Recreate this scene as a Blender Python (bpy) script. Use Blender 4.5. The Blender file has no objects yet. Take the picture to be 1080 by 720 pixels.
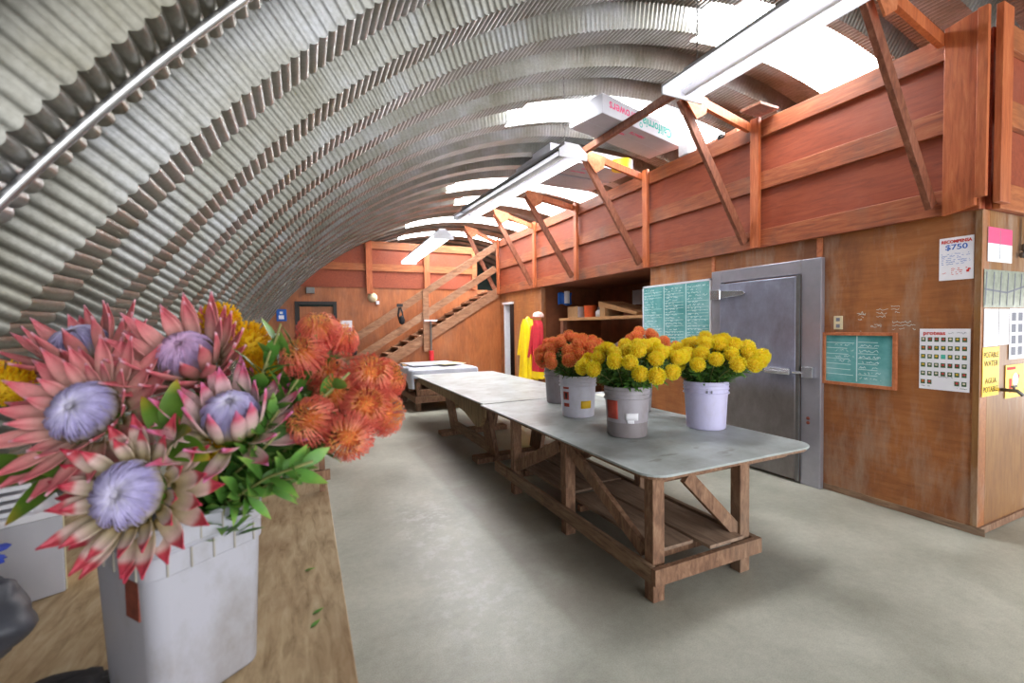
import bpy, math, random
from mathutils import Vector, Matrix, Quaternion, Euler
from mathutils import noise as mnoise

random.seed(7)
PI = math.pi
SC = bpy.context.scene
COL = SC.collection

# ------------------------------------------------------------------ camera
cam_d = bpy.data.cameras.new('camera')
cam = bpy.data.objects.new('camera', cam_d)
COL.objects.link(cam)
R3 = Matrix(((0.9071, 0.0290, -0.4199), (-0.4206, 0.0246, -0.9069), (-0.0160, 0.9993, 0.0345)))
cam.matrix_world = Matrix.Translation((0, 0, 1.5)) @ R3.to_4x4()
cam_d.sensor_width = 36.0
cam_d.lens = 475.0 / 1080.0 * 36.0
cam_d.clip_start = 0.05
cam_d.dof.use_dof = True
cam_d.dof.focus_distance = 4.2
cam_d.dof.aperture_fstop = 2.4
SC.camera = cam

# ------------------------------------------------------------------ world, lamps, exposure
world = bpy.data.worlds.new('world')
SC.world = world
world.use_nodes = True
bg = world.node_tree.nodes['Background']
bg.inputs[0].default_value = (0.86, 0.93, 1.0, 1)
bg.inputs[1].default_value = 0.5


def area(name, loc, rot, sx, sy, power, col=(1, 1, 1)):
    d = bpy.data.lights.new(name, 'AREA')
    d.shape = 'RECTANGLE'
    d.size, d.size_y, d.energy, d.color = sx, sy, power, col
    o = bpy.data.objects.new(name, d)
    o.location, o.rotation_euler = loc, rot
    COL.objects.link(o)
    return o


# daylight entering by the open front end of the hut (behind the camera) and its side bay
area('daylight_front', (3.6, -3.2, 1.9), (PI / 2, 0, 0), 8.0, 3.4, 165, (0.98, 0.98, 1.0))
area('daylight_bay', (8.6, -0.6, 1.7), (PI / 2, 0, PI / 2 + 0.15), 3.6, 2.6, 125, (1.0, 0.97, 0.92))
SKY_EMIT = 10.0

SC.view_settings.view_transform = 'Standard'
SC.view_settings.look = 'None'
SC.view_settings.gamma = 1.0
SC.view_settings.use_curve_mapping = False
SC.view_settings.exposure = 1.08


# ------------------------------------------------------------------ materials
def srgb(r, g, b):
    f = lambda c: (c / 12.92) if c <= 0.04045 else ((c + 0.055) / 1.055) ** 2.4
    return (f(r / 255), f(g / 255), f(b / 255), 1)


class NT:
    def __init__(s, name):
        s.m = bpy.data.materials.new(name)
        s.m.use_nodes = True
        s.t = s.m.node_tree
        s.b = s.t.nodes['Principled BSDF']

    def n(s, typ, **kw):
        nd = s.t.nodes.new(typ)
        for k, v in kw.items():
            if k in nd.inputs:
                nd.inputs[k].default_value = v
            else:
                setattr(nd, k, v)
        return nd

    def l(s, a, b):
        s.t.links.new(a, b)

    def coords(s, scale=(1, 1, 1), kind='Object'):
        tc = s.n('ShaderNodeTexCoord')
        mp = s.n('ShaderNodeMapping')
        mp.inputs['Scale'].default_value = scale
        s.l(tc.outputs[kind], mp.inputs['Vector'])
        return mp.outputs['Vector']

    def noise(s, vec, scale, detail=5, rough=0.6, dist=0.0):
        nd = s.n('ShaderNodeTexNoise')
        nd.inputs['Scale'].default_value = scale
        nd.inputs['Detail'].default_value = detail
        nd.inputs['Roughness'].default_value = rough
        nd.inputs['Distortion'].default_value = dist
        s.l(vec, nd.inputs['Vector'])
        return nd.outputs['Fac']

    def ramp(s, fac, stops):
        r = s.n('ShaderNodeValToRGB')
        e = r.color_ramp.elements
        while len(e) < len(stops):
            e.new(0.5)
        for i, (p, c) in enumerate(stops):
            e[i].position = p
            e[i].color = c
        s.l(fac, r.inputs['Fac'])
        return r.outputs['Color']

    def mix(s, fac, a, b, typ='MIX'):
        m = s.n('ShaderNodeMix', data_type='RGBA', blend_type=typ)
        for sock, v in ((m.inputs[0], fac), (m.inputs[6], a), (m.inputs[7], b)):
            if hasattr(v, 'is_linked') or hasattr(v, 'links'):
                s.l(v, sock)
            else:
                sock.default_value = v
        return m.outputs[2]

    def bump(s, fac, strength=0.3, dist=0.01):
        b = s.n('ShaderNodeBump')
        b.inputs['Strength'].default_value = strength
        b.inputs['Distance'].default_value = dist
        s.l(fac, b.inputs['Height'])
        s.l(b.outputs['Normal'], s.b.inputs['Normal'])


def plain(name, col, rough=0.6, metal=0.0, var=0.12, scale=14.0, spec=None, sss=0):
    k = NT(name)
    v = k.coords()
    f = k.noise(v, scale, 4)
    lo = tuple(c * (1 - var) for c in col[:3]) + (1,)
    hi = tuple(min(1, c * (1 + var)) for c in col[:3]) + (1,)
    k.l(k.ramp(f, [(0.3, lo), (0.7, hi)]), k.b.inputs['Base Color'])
    k.b.inputs['Roughness'].default_value = rough
    k.b.inputs['Metallic'].default_value = metal
    if spec is not None:
        k.b.inputs['Specular IOR Level'].default_value = spec
    return k.m


def wood(name, dark, mid, light, stretch=(1, 1, 1), scale=6.0, rough=0.65, stain=None, stain_amt=0.5, bump=0.15):
    k = NT(name)
    v = k.coords(stretch)
    f = k.noise(v, scale, 7, 0.65, 0.6)
    c = k.ramp(f, [(0.28, dark), (0.5, mid), (0.74, light)])
    v2 = k.coords((1, 1, 0.6))
    g = k.noise(v2, 1.7, 5, 0.6)
    if stain is not None:
        m = k.ramp(g, [(0.5, (0, 0, 0, 1)), (0.72, (stain_amt,) * 3 + (1,))])
        c = k.mix(m, c, stain)
    k.l(c, k.b.inputs['Base Color'])
    k.b.inputs['Roughness'].default_value = rough
    k.bump(f, bump, 0.004)
    return k.m


def tramp(name, stops, rough=0.55, trans=0.0):
    """colour runs along the part itself (root to tip), read from the mesh's own 't' attribute"""
    k = NT(name)
    a = k.n('ShaderNodeAttribute', attribute_name='t')
    c = k.ramp(a.outputs['Fac'], stops)
    v = k.coords()
    f = k.noise(v, 60.0, 3)
    c = k.mix(0.35, c, k.ramp(f, [(0.3, (0.45, 0.45, 0.45, 1)), (0.7, (1, 1, 1, 1))]), 'MULTIPLY')
    k.l(c, k.b.inputs['Base Color'])
    k.b.inputs['Roughness'].default_value = rough
    if trans:
        out = k.t.nodes['Material Output']
        tr = k.n('ShaderNodeBsdfTranslucent')
        k.l(c, tr.inputs['Color'])
        mx = k.n('ShaderNodeMixShader')
        mx.inputs[0].default_value = trans
        k.l(k.b.outputs[0], mx.inputs[1])
        k.l(tr.outputs[0], mx.inputs[2])
        k.l(mx.outputs[0], out.inputs['Surface'])
    return k.m


def emit(name, col, strength):
    k = NT(name)
    k.b.inputs['Base Color'].default_value = col
    k.b.inputs['Emission Color'].default_value = col
    k.b.inputs['Emission Strength'].default_value = strength
    return k.m


M = {}
# plywood of the cold room: warm orange brown, scuffed and hand-soiled
def plywood(name, hue=0, axis='z', grey=0.5):
    k = NT(name)
    st = (7, 7, 0.8) if axis == 'z' else (7, 0.8, 7)
    v = k.coords(st)
    f = k.noise(v, 5.0, 7, 0.62, 0.4)
    base = k.ramp(f, [(0.2, srgb(140 + hue, 80, 40)), (0.5, srgb(164 + hue, 98, 52)), (0.8, srgb(180 + hue, 116, 66))])
    g = k.noise(k.coords((1, 1, 0.45)), 2.3, 6, 0.68, 0.3)
    base = k.mix(k.ramp(g, [(0.44, (0, 0, 0, 1)), (0.68, (0.75, 0.75, 0.75, 1))]), base, srgb(110, 66, 40))
    g2 = k.noise(k.coords((2.2, 2.2, 0.5)), 1.3, 7, 0.72)
    base = k.mix(k.ramp(g2, [(0.50, (0, 0, 0, 1)), (0.72, (grey, grey, grey, 1))]), base, srgb(176, 156, 138))
    k.l(base, k.b.inputs['Base Color'])
    k.b.inputs['Roughness'].default_value = 0.5
    k.bump(f, 0.08, 0.003)
    return k.m


M['ply'] = plywood('plywood_wall', -4, 'y', 0.7)
M['ply_side'] = plywood('plywood_side', -22, 'z', 0.9)
M['ply_far'] = plywood('plywood_far', 6, 'z', 0.15)
M['red_ply'] = wood('red_stained_ply', srgb(122, 52, 26), srgb(144, 64, 34), srgb(158, 78, 44), (6, 0.8, 6), 5, 0.6, srgb(150, 84, 66), 0.5)
M['red_beam'] = wood('red_beam', srgb(112, 54, 28), srgb(152, 78, 42), srgb(176, 108, 66), (9, 0.9, 9), 4, 0.6, srgb(92, 72, 62), 0.7)
M['beam_x'] = wood('brown_beam', srgb(120, 62, 30), srgb(164, 92, 48), srgb(186, 118, 70), (1.0, 8, 8), 4, 0.6, srgb(110, 84, 66), 0.5)
M['post'] = wood('post_wood', srgb(140, 68, 34), srgb(180, 94, 50), srgb(200, 120, 72), (9, 9, 0.9), 4, 0.55, srgb(140, 90, 60), 0.4)
M['brace'] = wood('brace_wood', srgb(88, 46, 30), srgb(128, 72, 48), srgb(150, 100, 76), (6, 6, 2), 5, 0.65, srgb(120, 100, 86), 0.5)
M['gusset'] = wood('gusset_ply', srgb(150, 80, 44), srgb(188, 110, 68), srgb(206, 134, 92), (3, 3, 3), 6, 0.6)
M['stair'] = wood('stair_wood', srgb(112, 76, 52), srgb(150, 106, 76), srgb(178, 136, 104), (1.2, 6, 4), 4, 0.7, srgb(168, 140, 118), 0.5)
M['old'] = wood('old_timber', srgb(86, 60, 44), srgb(130, 94, 70), srgb(164, 130, 102), (7, 7, 2), 5, 0.75, srgb(134, 116, 98), 0.6, 0.3)
M['old_y'] = wood('old_timber_long', srgb(88, 64, 48), srgb(134, 104, 80), srgb(168, 140, 112), (8, 1.0, 8), 5, 0.75, srgb(140, 122, 104), 0.6, 0.3)
M['shelfboard'] = wood('shelf_board', srgb(108, 86, 70), srgb(146, 120, 100), srgb(168, 144, 122), (6, 1.0, 6), 4, 0.7, srgb(104, 80, 62), 0.6)
M['bench'] = wood('bench_ply', srgb(132, 108, 74), srgb(176, 152, 116), srgb(198, 178, 144), (9, 1.6, 3), 4.5, 0.7, srgb(132, 96, 58), 0.75)

# table top: pale grey worn sheet with dark water rings
k = NT('table_sheet')
v = k.coords()
f = k.noise(v, 3.5, 7, 0.62)
base = k.ramp(f, [(0.3, srgb(144, 148, 144)), (0.52, srgb(170, 177, 176)), (0.75, srgb(192, 200, 202))])
g = k.noise(k.coords((1, 2.2, 1)), 5.0, 3, 0.5)
base = k.mix(k.ramp(g, [(0.66, (0, 0, 0, 1)), (0.72, (0.55, 0.55, 0.55, 1))]), base, srgb(112, 106, 92))
k.l(base, k.b.inputs['Base Color'])
k.b.inputs['Roughness'].default_value = 0.42
k.bump(f, 0.06, 0.003)
M['sheet'] = k.m

# concrete
k = NT('concrete')
v = k.coords()
f = k.noise(v, 1.1, 9, 0.62, 0.3)
base = k.ramp(f, [(0.3, srgb(146, 146, 132)), (0.5, srgb(176, 176, 162)), (0.72, srgb(202, 202, 188))])
f2 = k.noise(v, 26, 5, 0.7)
base = k.mix(0.5, base, k.ramp(f2, [(0.3, (0.72, 0.72, 0.72, 1)), (0.65, (1, 1, 1, 1))]), 'MULTIPLY')
# packing tables' shadow, with some soiling, painted brown into the floor colour
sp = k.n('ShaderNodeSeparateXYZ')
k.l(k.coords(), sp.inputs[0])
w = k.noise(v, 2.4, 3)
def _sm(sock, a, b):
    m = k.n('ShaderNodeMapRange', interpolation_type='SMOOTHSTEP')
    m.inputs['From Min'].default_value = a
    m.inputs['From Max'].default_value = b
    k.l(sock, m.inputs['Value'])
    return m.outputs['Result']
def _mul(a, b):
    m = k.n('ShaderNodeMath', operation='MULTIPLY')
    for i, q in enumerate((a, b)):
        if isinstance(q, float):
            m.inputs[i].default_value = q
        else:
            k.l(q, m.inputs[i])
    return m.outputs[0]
shade_or_dirt = _mul(_mul(_sm(sp.outputs[0], 1.12, 1.22), _sm(sp.outputs[0], 3.0, 2.2)), _mul(_sm(sp.outputs[1], 1.55, 2.1), _sm(sp.outputs[1], 6.2, 5.4)))
shade_or_dirt = _mul(shade_or_dirt, _sm(w, 0.1, 0.55))
base = k.mix(_mul(shade_or_dirt, 0.5), base, srgb(118, 100, 86))
# pale scuffed patches in the walkway and fine grit
sc = _mul(_mul(_sm(sp.outputs[0], 0.45, 0.75), _sm(sp.outputs[0], 1.2, 0.9)), _mul(_sm(sp.outputs[1], 1.5, 2.3), _sm(sp.outputs[1], 4.4, 3.4)))
f3 = k.noise(v, 9.0, 8, 0.75)
base = k.mix(_mul(sc, _mul(_sm(f3, 0.47, 0.62), 0.4)), base, srgb(216, 218, 216))
f4 = k.noise(v, 160, 2, 0.5)
base = k.mix(0.55, base, k.ramp(f4, [(0.3, (0.68, 0.68, 0.66, 1)), (0.6, (1, 1, 1, 1))]), 'MULTIPLY')
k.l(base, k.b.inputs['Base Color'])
k.l(k.ramp(f, [(0.3, (0.34,) * 3 + (1,)), (0.7, (0.55,) * 3 + (1,))]), k.b.inputs['Roughness'])
k.bump(f2, 0.05, 0.004)
M['concrete'] = k.m

# galvanised arch sheet
k = NT('galvanised')
v = k.coords((1, 1, 1))
f = k.noise(v, 2.2, 7, 0.65)
base = k.ramp(f, [(0.3, srgb(106, 103, 90)), (0.5, srgb(128, 127, 120)), (0.72, srgb(148, 149, 152))])
f2 = k.noise(v, 70, 3, 0.6)
base = k.mix(0.6, base, k.ramp(f2, [(0.35, (0.7, 0.7, 0.68, 1)), (0.6, (1, 1, 1, 1))]), 'MULTIPLY')
k.l(base, k.b.inputs['Base Color'])
k.b.inputs['Metallic'].default_value = 0.6
k.b.inputs['Roughness'].default_value = 0.34
M['arch'] = k.m

# fibreglass roof lights glowing with the sky behind them
k = NT('fibreglass')
f = k.noise(k.coords((1, 2, 1)), 3.2, 5, 0.7)
c = k.ramp(f, [(0.34, srgb(226, 232, 240)), (0.5, srgb(255, 255, 255))])
k.l(c, k.b.inputs['Base Color'])
k.l(c, k.b.inputs['Emission Color'])
k.b.inputs['Emission Strength'].default_value = SKY_EMIT
M['skylight'] = k.m

# brushed steel of the cold room door
k = NT('brushed_steel')
f = k.noise(k.coords((1, 1, 30)), 6, 5, 0.7)
g = k.noise(k.coords((1, 1, 0.6)), 3.0, 6, 0.7)
base = k.ramp(g, [(0.3, srgb(124, 122, 130)), (0.55, srgb(148, 150, 170)), (0.75, srgb(176, 180, 202))])
sz = k.n('ShaderNodeSeparateXYZ')
k.l(k.coords(), sz.inputs[0])
zz = k.n('ShaderNodeMapRange', interpolation_type='SMOOTHSTEP')
zz.inputs['From Min'].default_value = 1.05
zz.inputs['From Max'].default_value = 0.75
k.l(sz.outputs[2], zz.inputs['Value'])
base = k.mix(zz.outputs['Result'], base, k.ramp(g, [(0.3, srgb(112, 104, 100)), (0.6, srgb(138, 132, 130))]))   # browner and darker in the lower part
k.l(base, k.b.inputs['Base Color'])
k.b.inputs['Metallic'].default_value = 0.5
k.l(k.ramp(f, [(0.3, (0.3,) * 3 + (1,)), (0.7, (0.46,) * 3 + (1,))]), k.b.inputs['Roughness'])
M['steel'] = k.m
M['steel_frame'] = plain('steel_frame', srgb(176, 174, 184), 0.32, 0.6, 0.1, 5)
M['chrome'] = plain('chrome', srgb(205, 205, 210), 0.25, 0.9, 0.06)
M['grey_metal'] = plain('grey_metal', srgb(120, 118, 116), 0.45, 0.6)
M['dark_metal'] = plain('dark_metal', srgb(52, 50, 50), 0.5, 0.5)
M['white_paint'] = plain('white_paint', srgb(226, 226, 232), 0.4, 0, 0.06)
M['tube'] = emit('lit_tube', (0.97, 0.97, 1.0, 1), 7.5)
M['tube_soft'] = emit('softly_lit_tube', (0.95, 0.95, 1.0, 1), 1.5)
M['grey_reflector'] = plain('grey_reflector', srgb(96, 92, 98), 0.4, 0.3)
M['tube_dull'] = plain('unlit_tube', srgb(235, 232, 236), 0.3, 0, 0.05)
M['grime'] = plain('grime', srgb(96, 96, 70), 0.8)

def plastic(name, col, shade_or_dirt, amt=0.5, scale=3.0, rough=0.38):
    k = NT(name)
    f = k.noise(k.coords((1, 1, 0.6)), scale, 7, 0.66)
    c = k.mix(k.ramp(f, [(0.45, (0, 0, 0, 1)), (0.75, (amt,) * 3 + (1,))]), col, shade_or_dirt)
    k.l(c, k.b.inputs['Base Color'])
    k.b.inputs['Roughness'].default_value = rough
    k.b.inputs['Subsurface Weight'].default_value = 0.0
    return k.m

M['white_bucket'] = plastic('white_plastic', srgb(226, 224, 240), srgb(176, 166, 170), 0.4, 9)
M['violet_bucket'] = plastic('pale_violet_plastic', srgb(206, 202, 236), srgb(176, 168, 186), 0.5, 9)
M['grey_bucket'] = plastic('grimy_plastic', srgb(164, 158, 166), srgb(128, 118, 112), 0.7, 8)
M['grey_bucket_low'] = plastic('muddy_plastic', srgb(138, 130, 132), srgb(112, 102, 98), 0.7, 8)
M['pail'] = plastic('old_white_pail', srgb(172, 172, 182), srgb(128, 122, 112), 0.9, 5, 0.45)
M['barrel'] = None
k = NT('rusty_white_barrel')
sp = k.n('ShaderNodeSeparateXYZ')
k.l(k.coords(), sp.inputs[0])
f = k.noise(k.coords((2, 2, 1)), 4, 6, 0.7)
mr = k.n('ShaderNodeMapRange'); mr.inputs['From Min'].default_value = 0.30; mr.inputs['From Max'].default_value = 0.0
k.l(sp.outputs[2], mr.inputs['Value'])
mm = k.n('ShaderNodeMath', operation='MULTIPLY'); k.l(mr.outputs[0], mm.inputs[0]); k.l(k.ramp(f, [(0.3, (0.2,) * 3 + (1,)), (0.6, (1.6,) * 3 + (1,))]), mm.inputs[1])
k.l(k.mix(mm.outputs[0], srgb(226, 226, 214), srgb(172, 112, 52)), k.b.inputs['Base Color'])
k.b.inputs['Roughness'].default_value = 0.5
M['barrel'] = k.m
M['cardboard'] = plain('cardboard', srgb(176, 138, 96), 0.8)
M['white_card'] = plain('white_cardboard', srgb(188, 188, 196), 0.7, 0, 0.05, 6)
M['grey_card'] = plain('grey_cardboard', srgb(176, 170, 176), 0.75, 0, 0.06, 6)
M['paper'] = plain('paper', srgb(238, 236, 242), 0.75, 0, 0.03)
M['clear_sheet'] = plain('plastic_sleeve', srgb(150, 156, 142), 0.3, 0, 0.3, 20)
M['cloth'] = plain('white_cloth', srgb(206, 208, 220), 0.85, 0, 0.06)
M['black_bag'] = plain('black_bag', srgb(66, 68, 76), 0.5, 0, 0.3, 10)
M['black_cloth'] = plain('black_cloth', srgb(34, 32, 34), 0.85)
M['blue_cloth'] = plain('blue_cloth', srgb(40, 66, 170), 0.7, 0, 0.2)
M['yellow'] = plain('yellow_vinyl', srgb(250, 214, 24), 0.4, 0, 0.06)
M['yellow_sign'] = plain('yellow_sign', srgb(244, 196, 30), 0.5, 0, 0.04)
M['red'] = plain('red_cloth', srgb(206, 40, 56), 0.6)
M['red_paint'] = plain('red_paint', srgb(206, 44, 52), 0.45)
M['red_ink'] = plain('red_ink', srgb(206, 52, 44), 0.7, 0, 0.05)
M['blue_ink'] = plain('blue_ink', srgb(36, 96, 186), 0.7, 0, 0.05)
M['black_ink'] = plain('black_ink', srgb(40, 38, 34), 0.7, 0, 0.05)
M['pink_ink'] = plain('pink_ink', srgb(222, 84, 128), 0.7, 0, 0.05)
M['teal_ink'] = plain('teal_ink', srgb(28, 160, 142), 0.7, 0, 0.05)
M['grey_ink'] = plain('grey_ink', srgb(120, 122, 134), 0.7, 0, 0.05)
M['chalk'] = plain('chalk', srgb(214, 236, 236), 0.9, 0, 0.05)
k = NT('chalkboard')
f = k.noise(k.coords((1, 1, 1)), 3.2, 6, 0.6)
k.l(k.ramp(f, [(0.3, srgb(58, 138, 136)), (0.5, srgb(104, 172, 172)), (0.75, srgb(160, 206, 208))]), k.b.inputs['Base Color'])
k.b.inputs['Roughness'].default_value = 0.7
M['board'] = k.m
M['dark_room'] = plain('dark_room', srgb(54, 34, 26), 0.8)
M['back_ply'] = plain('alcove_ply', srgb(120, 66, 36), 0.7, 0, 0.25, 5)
M['dark_green'] = plain('dark_green', srgb(38, 56, 50), 0.7)
M['curtain'] = plain('violet_curtain', srgb(96, 84, 150), 0.8)
M['orange_plastic'] = plain('orange_plastic', srgb(226, 92, 34), 0.5)
M['cream'] = plain('cream_plastic', srgb(222, 208, 170), 0.5)
M['label_red'] = plain('label_red', srgb(180, 72, 58), 0.6)
M['rust_label'] = plain('rust_label', srgb(126, 62, 46), 0.7, 0, 0.3, 40)
M['tray'] = plain('tray_ply', srgb(176, 128, 82), 0.7)
# plants
M['bract'] = tramp('bract', [(0.0, srgb(212, 190, 150)), (0.25, srgb(236, 186, 172)), (0.6, srgb(238, 152, 150)), (0.9, srgb(226, 104, 118)), (1.0, srgb(246, 190, 206))], 0.5, 0.12)
M['bract_b'] = tramp('bract_pale', [(0.0, srgb(206, 196, 110)), (0.3, srgb(240, 216, 204)), (0.62, srgb(240, 190, 196)), (0.8, srgb(226, 100, 130)), (1.0, srgb(226, 130, 180))], 0.45, 0.12)
M['bract_c'] = tramp('bract_tipped', [(0.0, srgb(160, 134, 70)), (0.35, srgb(206, 186, 156)), (0.62, srgb(232, 196, 188)), (0.74, srgb(214, 80, 92)), (1.0, srgb(206, 54, 84))], 0.45, 0.1)
M['dome'] = tramp('dome', [(0.0, srgb(176, 164, 60)), (0.16, srgb(190, 178, 160)), (0.4, srgb(180, 170, 220)), (0.72, srgb(212, 204, 244)), (1.0, srgb(246, 240, 255))], 0.6)
M['dome_pink'] = tramp('dome_pink', [(0.0, srgb(180, 164, 70)), (0.14, srgb(206, 186, 180)), (0.4, srgb(206, 176, 222)), (0.8, srgb(232, 190, 230)), (1.0, srgb(246, 206, 238))], 0.6)
M['style_y'] = tramp('yellow_styles', [(0.0, srgb(255, 200, 6)), (0.4, srgb(255, 228, 14)), (1.0, srgb(255, 244, 60))], 0.5, 0.35)
M['core_y'] = tramp('yellow_core', [(0.0, srgb(220, 170, 6)), (1.0, srgb(255, 214, 16))], 0.7)
M['style_o'] = tramp('orange_styles', [(0.0, srgb(226, 74, 70)), (0.4, srgb(250, 120, 96)), (0.8, srgb(255, 150, 104)), (1.0, srgb(255, 196, 100))], 0.5, 0.3)
M['core_o'] = tramp('orange_core', [(0.0, srgb(226, 84, 56)), (1.0, srgb(250, 150, 70))], 0.7)
M['style_c'] = tramp('coral_styles', [(0.0, srgb(232, 84, 84)), (0.35, srgb(252, 124, 110)), (0.75, srgb(255, 156, 120)), (1.0, srgb(255, 196, 96))], 0.5, 0.35)
M['style_d'] = tramp('amber_styles', [(0.0, srgb(214, 134, 6)), (0.6, srgb(250, 184, 6)), (1.0, srgb(255, 210, 24))], 0.5, 0.25)
M['leaf'] = tramp('leaf', [(0.0, srgb(52, 92, 28)), (0.6, srgb(82, 134, 50)), (1.0, srgb(128, 160, 72))], 0.45, 0.15)
M['leaf_bright'] = tramp('leaf_bright', [(0.0, srgb(72, 116, 40)), (0.6, srgb(112, 170, 76)), (1.0, srgb(160, 196, 90))], 0.45, 0.2)
M['leaf_dark'] = tramp('leaf_dark', [(0.0, srgb(52, 86, 34)), (0.7, srgb(84, 132, 54)), (1.0, srgb(120, 156, 66))], 0.5, 0.1)
M['leaf_big'] = tramp('leaf_big', [(0.0, srgb(70, 104, 30)), (0.7, srgb(96, 134, 40)), (0.92, srgb(168, 160, 50)), (1.0, srgb(196, 110, 50))], 0.4, 0.12)
M['stem'] = tramp('stem', [(0.0, srgb(108, 112, 60)), (1.0, srgb(150, 150, 90))], 0.6)


# ------------------------------------------------------------------ mesh building
def rotm(e):
    return Euler(e, 'XYZ').to_matrix()


class MB:
    def __init__(s):
        s.v, s.f, s.t, s.mi = [], [], [], []
        s.cur = 0

    def add(s, vs, fs, ts=None):
        o = len(s.v)
        s.v += [tuple(p) for p in vs]
        s.t += list(ts) if ts else [0.5] * len(vs)
        for f in fs:
            s.f.append([i + o for i in f])
            s.mi.append(s.cur)
        return s

    def box(s, lo, hi, rot=None, piv=None):
        (x0, y0, z0), (x1, y1, z1) = lo, hi
        vs = [Vector(p) for p in ((x0, y0, z0), (x1, y0, z0), (x1, y1, z0), (x0, y1, z0), (x0, y0, z1), (x1, y0, z1), (x1, y1, z1), (x0, y1, z1))]
        if rot is not None:
            c = Vector(piv) if piv is not None else (Vector(lo) + Vector(hi)) / 2
            m = rotm(rot)
            vs = [m @ (p - c) + c for p in vs]
        return s.add(vs, [(0, 3, 2, 1), (4, 5, 6, 7), (0, 1, 5, 4), (1, 2, 6, 5), (2, 3, 7, 6), (3, 0, 4, 7)])

    def bar(s, p, q, w, h, up=(0, 0, 1)):
        p, q = Vector(p), Vector(q)
        d = (q - p).normalized()
        u = Vector(up)
        u = (u - u.dot(d) * d).normalized()
        r = d.cross(u)
        vs = []
        for e in (p, q):
            for a, b in ((-1, -1), (1, -1), (1, 1), (-1, 1)):
                vs.append(e + r * a * w / 2 + u * b * h / 2)
        return s.add(vs, [(0, 1, 2, 3), (7, 6, 5, 4), (0, 4, 5, 1), (1, 5, 6, 2), (2, 6, 7, 3), (3, 7, 4, 0)])

    def prism(s, poly, off):
        n = len(poly)
        a = [Vector(p) for p in poly]
        b = [p + Vector(off) for p in a]
        fs = [list(range(n))[::-1], list(range(n, 2 * n))]
        for i in range(n):
            j = (i + 1) % n
            fs.append((i, j, n + j, n + i))
        return s.add(a + b, fs)

    def tube(s, path, r, n=6, t0=0.0, t1=1.0, cap=True):
        path = [Vector(p) for p in path]
        m = len(path)
        rs = r if isinstance(r, (list, tuple)) else [r] * m
        vs, ts, fs = [], [], []
        up = None
        for i, p in enumerate(path):
            d = (path[min(i + 1, m - 1)] - path[max(i - 1, 0)]).normalized()
            if up is None:
                up = d.orthogonal().normalized()
            up = (up - up.dot(d) * d)
            up = up.normalized() if up.length > 1e-6 else d.orthogonal().normalized()
            q = d.cross(up)
            for j in range(n):
                a = 2 * PI * j / n
                vs.append(p + (up * math.cos(a) + q * math.sin(a)) * rs[i])
                ts.append(t0 + (t1 - t0) * i / max(1, m - 1))
        for i in range(m - 1):
            for j in range(n):
                k2 = (j + 1) % n
                fs.append((i * n + j, i * n + k2, (i + 1) * n + k2, (i + 1) * n + j))
        if cap:
            fs.append(list(range(n))[::-1])
            fs.append(list(range((m - 1) * n, m * n)))
        return s.add(vs, fs, ts)

    def lathe(s, prof, n=32, c=(0, 0, 0), cap0=False, cap1=False):
        vs, fs, ts = [], [], []
        m = len(prof)
        for i, (r, z) in enumerate(prof):
            for j in range(n):
                a = 2 * PI * j / n
                vs.append((c[0] + r * math.cos(a), c[1] + r * math.sin(a), c[2] + z))
                ts.append(i / max(1, m - 1))
        for i in range(m - 1):
            for j in range(n):
                k2 = (j + 1) % n
                fs.append((i * n + j, i * n + k2, (i + 1) * n + k2, (i + 1) * n + j))
        if cap0:
            fs.append(list(range(n))[::-1])
        if cap1:
            fs.append(list(range((m - 1) * n, m * n)))
        return s.add(vs, fs, ts)

    def grid(s, fn, nu, nv, flip=False):
        vs, ts, fs = [], [], []
        for i in range(nu + 1):
            for j in range(nv + 1):
                r = fn(i / nu, j / nv)
                vs.append(r)
                ts.append(i / nu)
        for i in range(nu):
            for j in range(nv):
                a = i * (nv + 1) + j
                q = (a, a + nv + 1, a + nv + 2, a + 1)
                fs.append(q[::-1] if flip else q)
        return s.add(vs, fs, ts)

    def leaf(s, p, d, up, L, W, bend=0.3, cup=0.15, nu=6, pw=0.8, tip=1.0):
        """a blade from p along d with its face towards up"""
        p, d, u = Vector(p), Vector(d).normalized(), Vector(up)
        u = u - u.dot(d) * d
        u = u.normalized() if u.length > 1e-5 else d.orthogonal().normalized()
        r = d.cross(u)
        vs, ts, fs = [], [], []
        for i in range(nu + 1):
            a = i / nu
            w = W * 0.5 * (math.sin(PI * min(1, a ** pw * 0.985 + 0.015)) ** tip)
            c = p + d * (L * a) - u * (bend * L * a * a)
            for j in (-1, 0, 1):
                vs.append(c + r * (w * j) + u * (abs(j) * w * cup * 2))
                ts.append(a)
        for i in range(nu):
            for j in range(2):
                a = i * 3 + j
                fs.append((a, a + 3, a + 4, a + 1))
        return s.add(vs, fs, ts)

    def shift(s, off):
        o = Vector(off)
        s.v = [tuple(Vector(p) - o) for p in s.v]
        return s

    def build(s, name, mats, parent=None, smooth=False, bevel=0.0, sharp=None, loc=None, subsurf=0, solid=0.0):
        me = bpy.data.meshes.new(name)
        vs = s.v
        me.from_pydata(vs, [], s.f)
        for m in (mats if isinstance(mats, (list, tuple)) else [mats]):
            me.materials.append(m)
        if any(s.mi):
            me.polygons.foreach_set('material_index', s.mi)
        at = me.attributes.new('t', 'FLOAT', 'POINT')
        at.data.foreach_set('value', s.t)
        if smooth:
            me.polygons.foreach_set('use_smooth', [True] * len(me.polygons))
            if sharp:
                me.set_sharp_from_angle(angle=sharp)
        me.update()
        o = bpy.data.objects.new(name, me)
        COL.objects.link(o)
        if parent is not None:
            o.parent = parent
        if loc is not None:
            o.location = loc
        if solid:
            md = o.modifiers.new('solidify', 'SOLIDIFY')
            md.thickness = solid
            md.offset = 0
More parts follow.
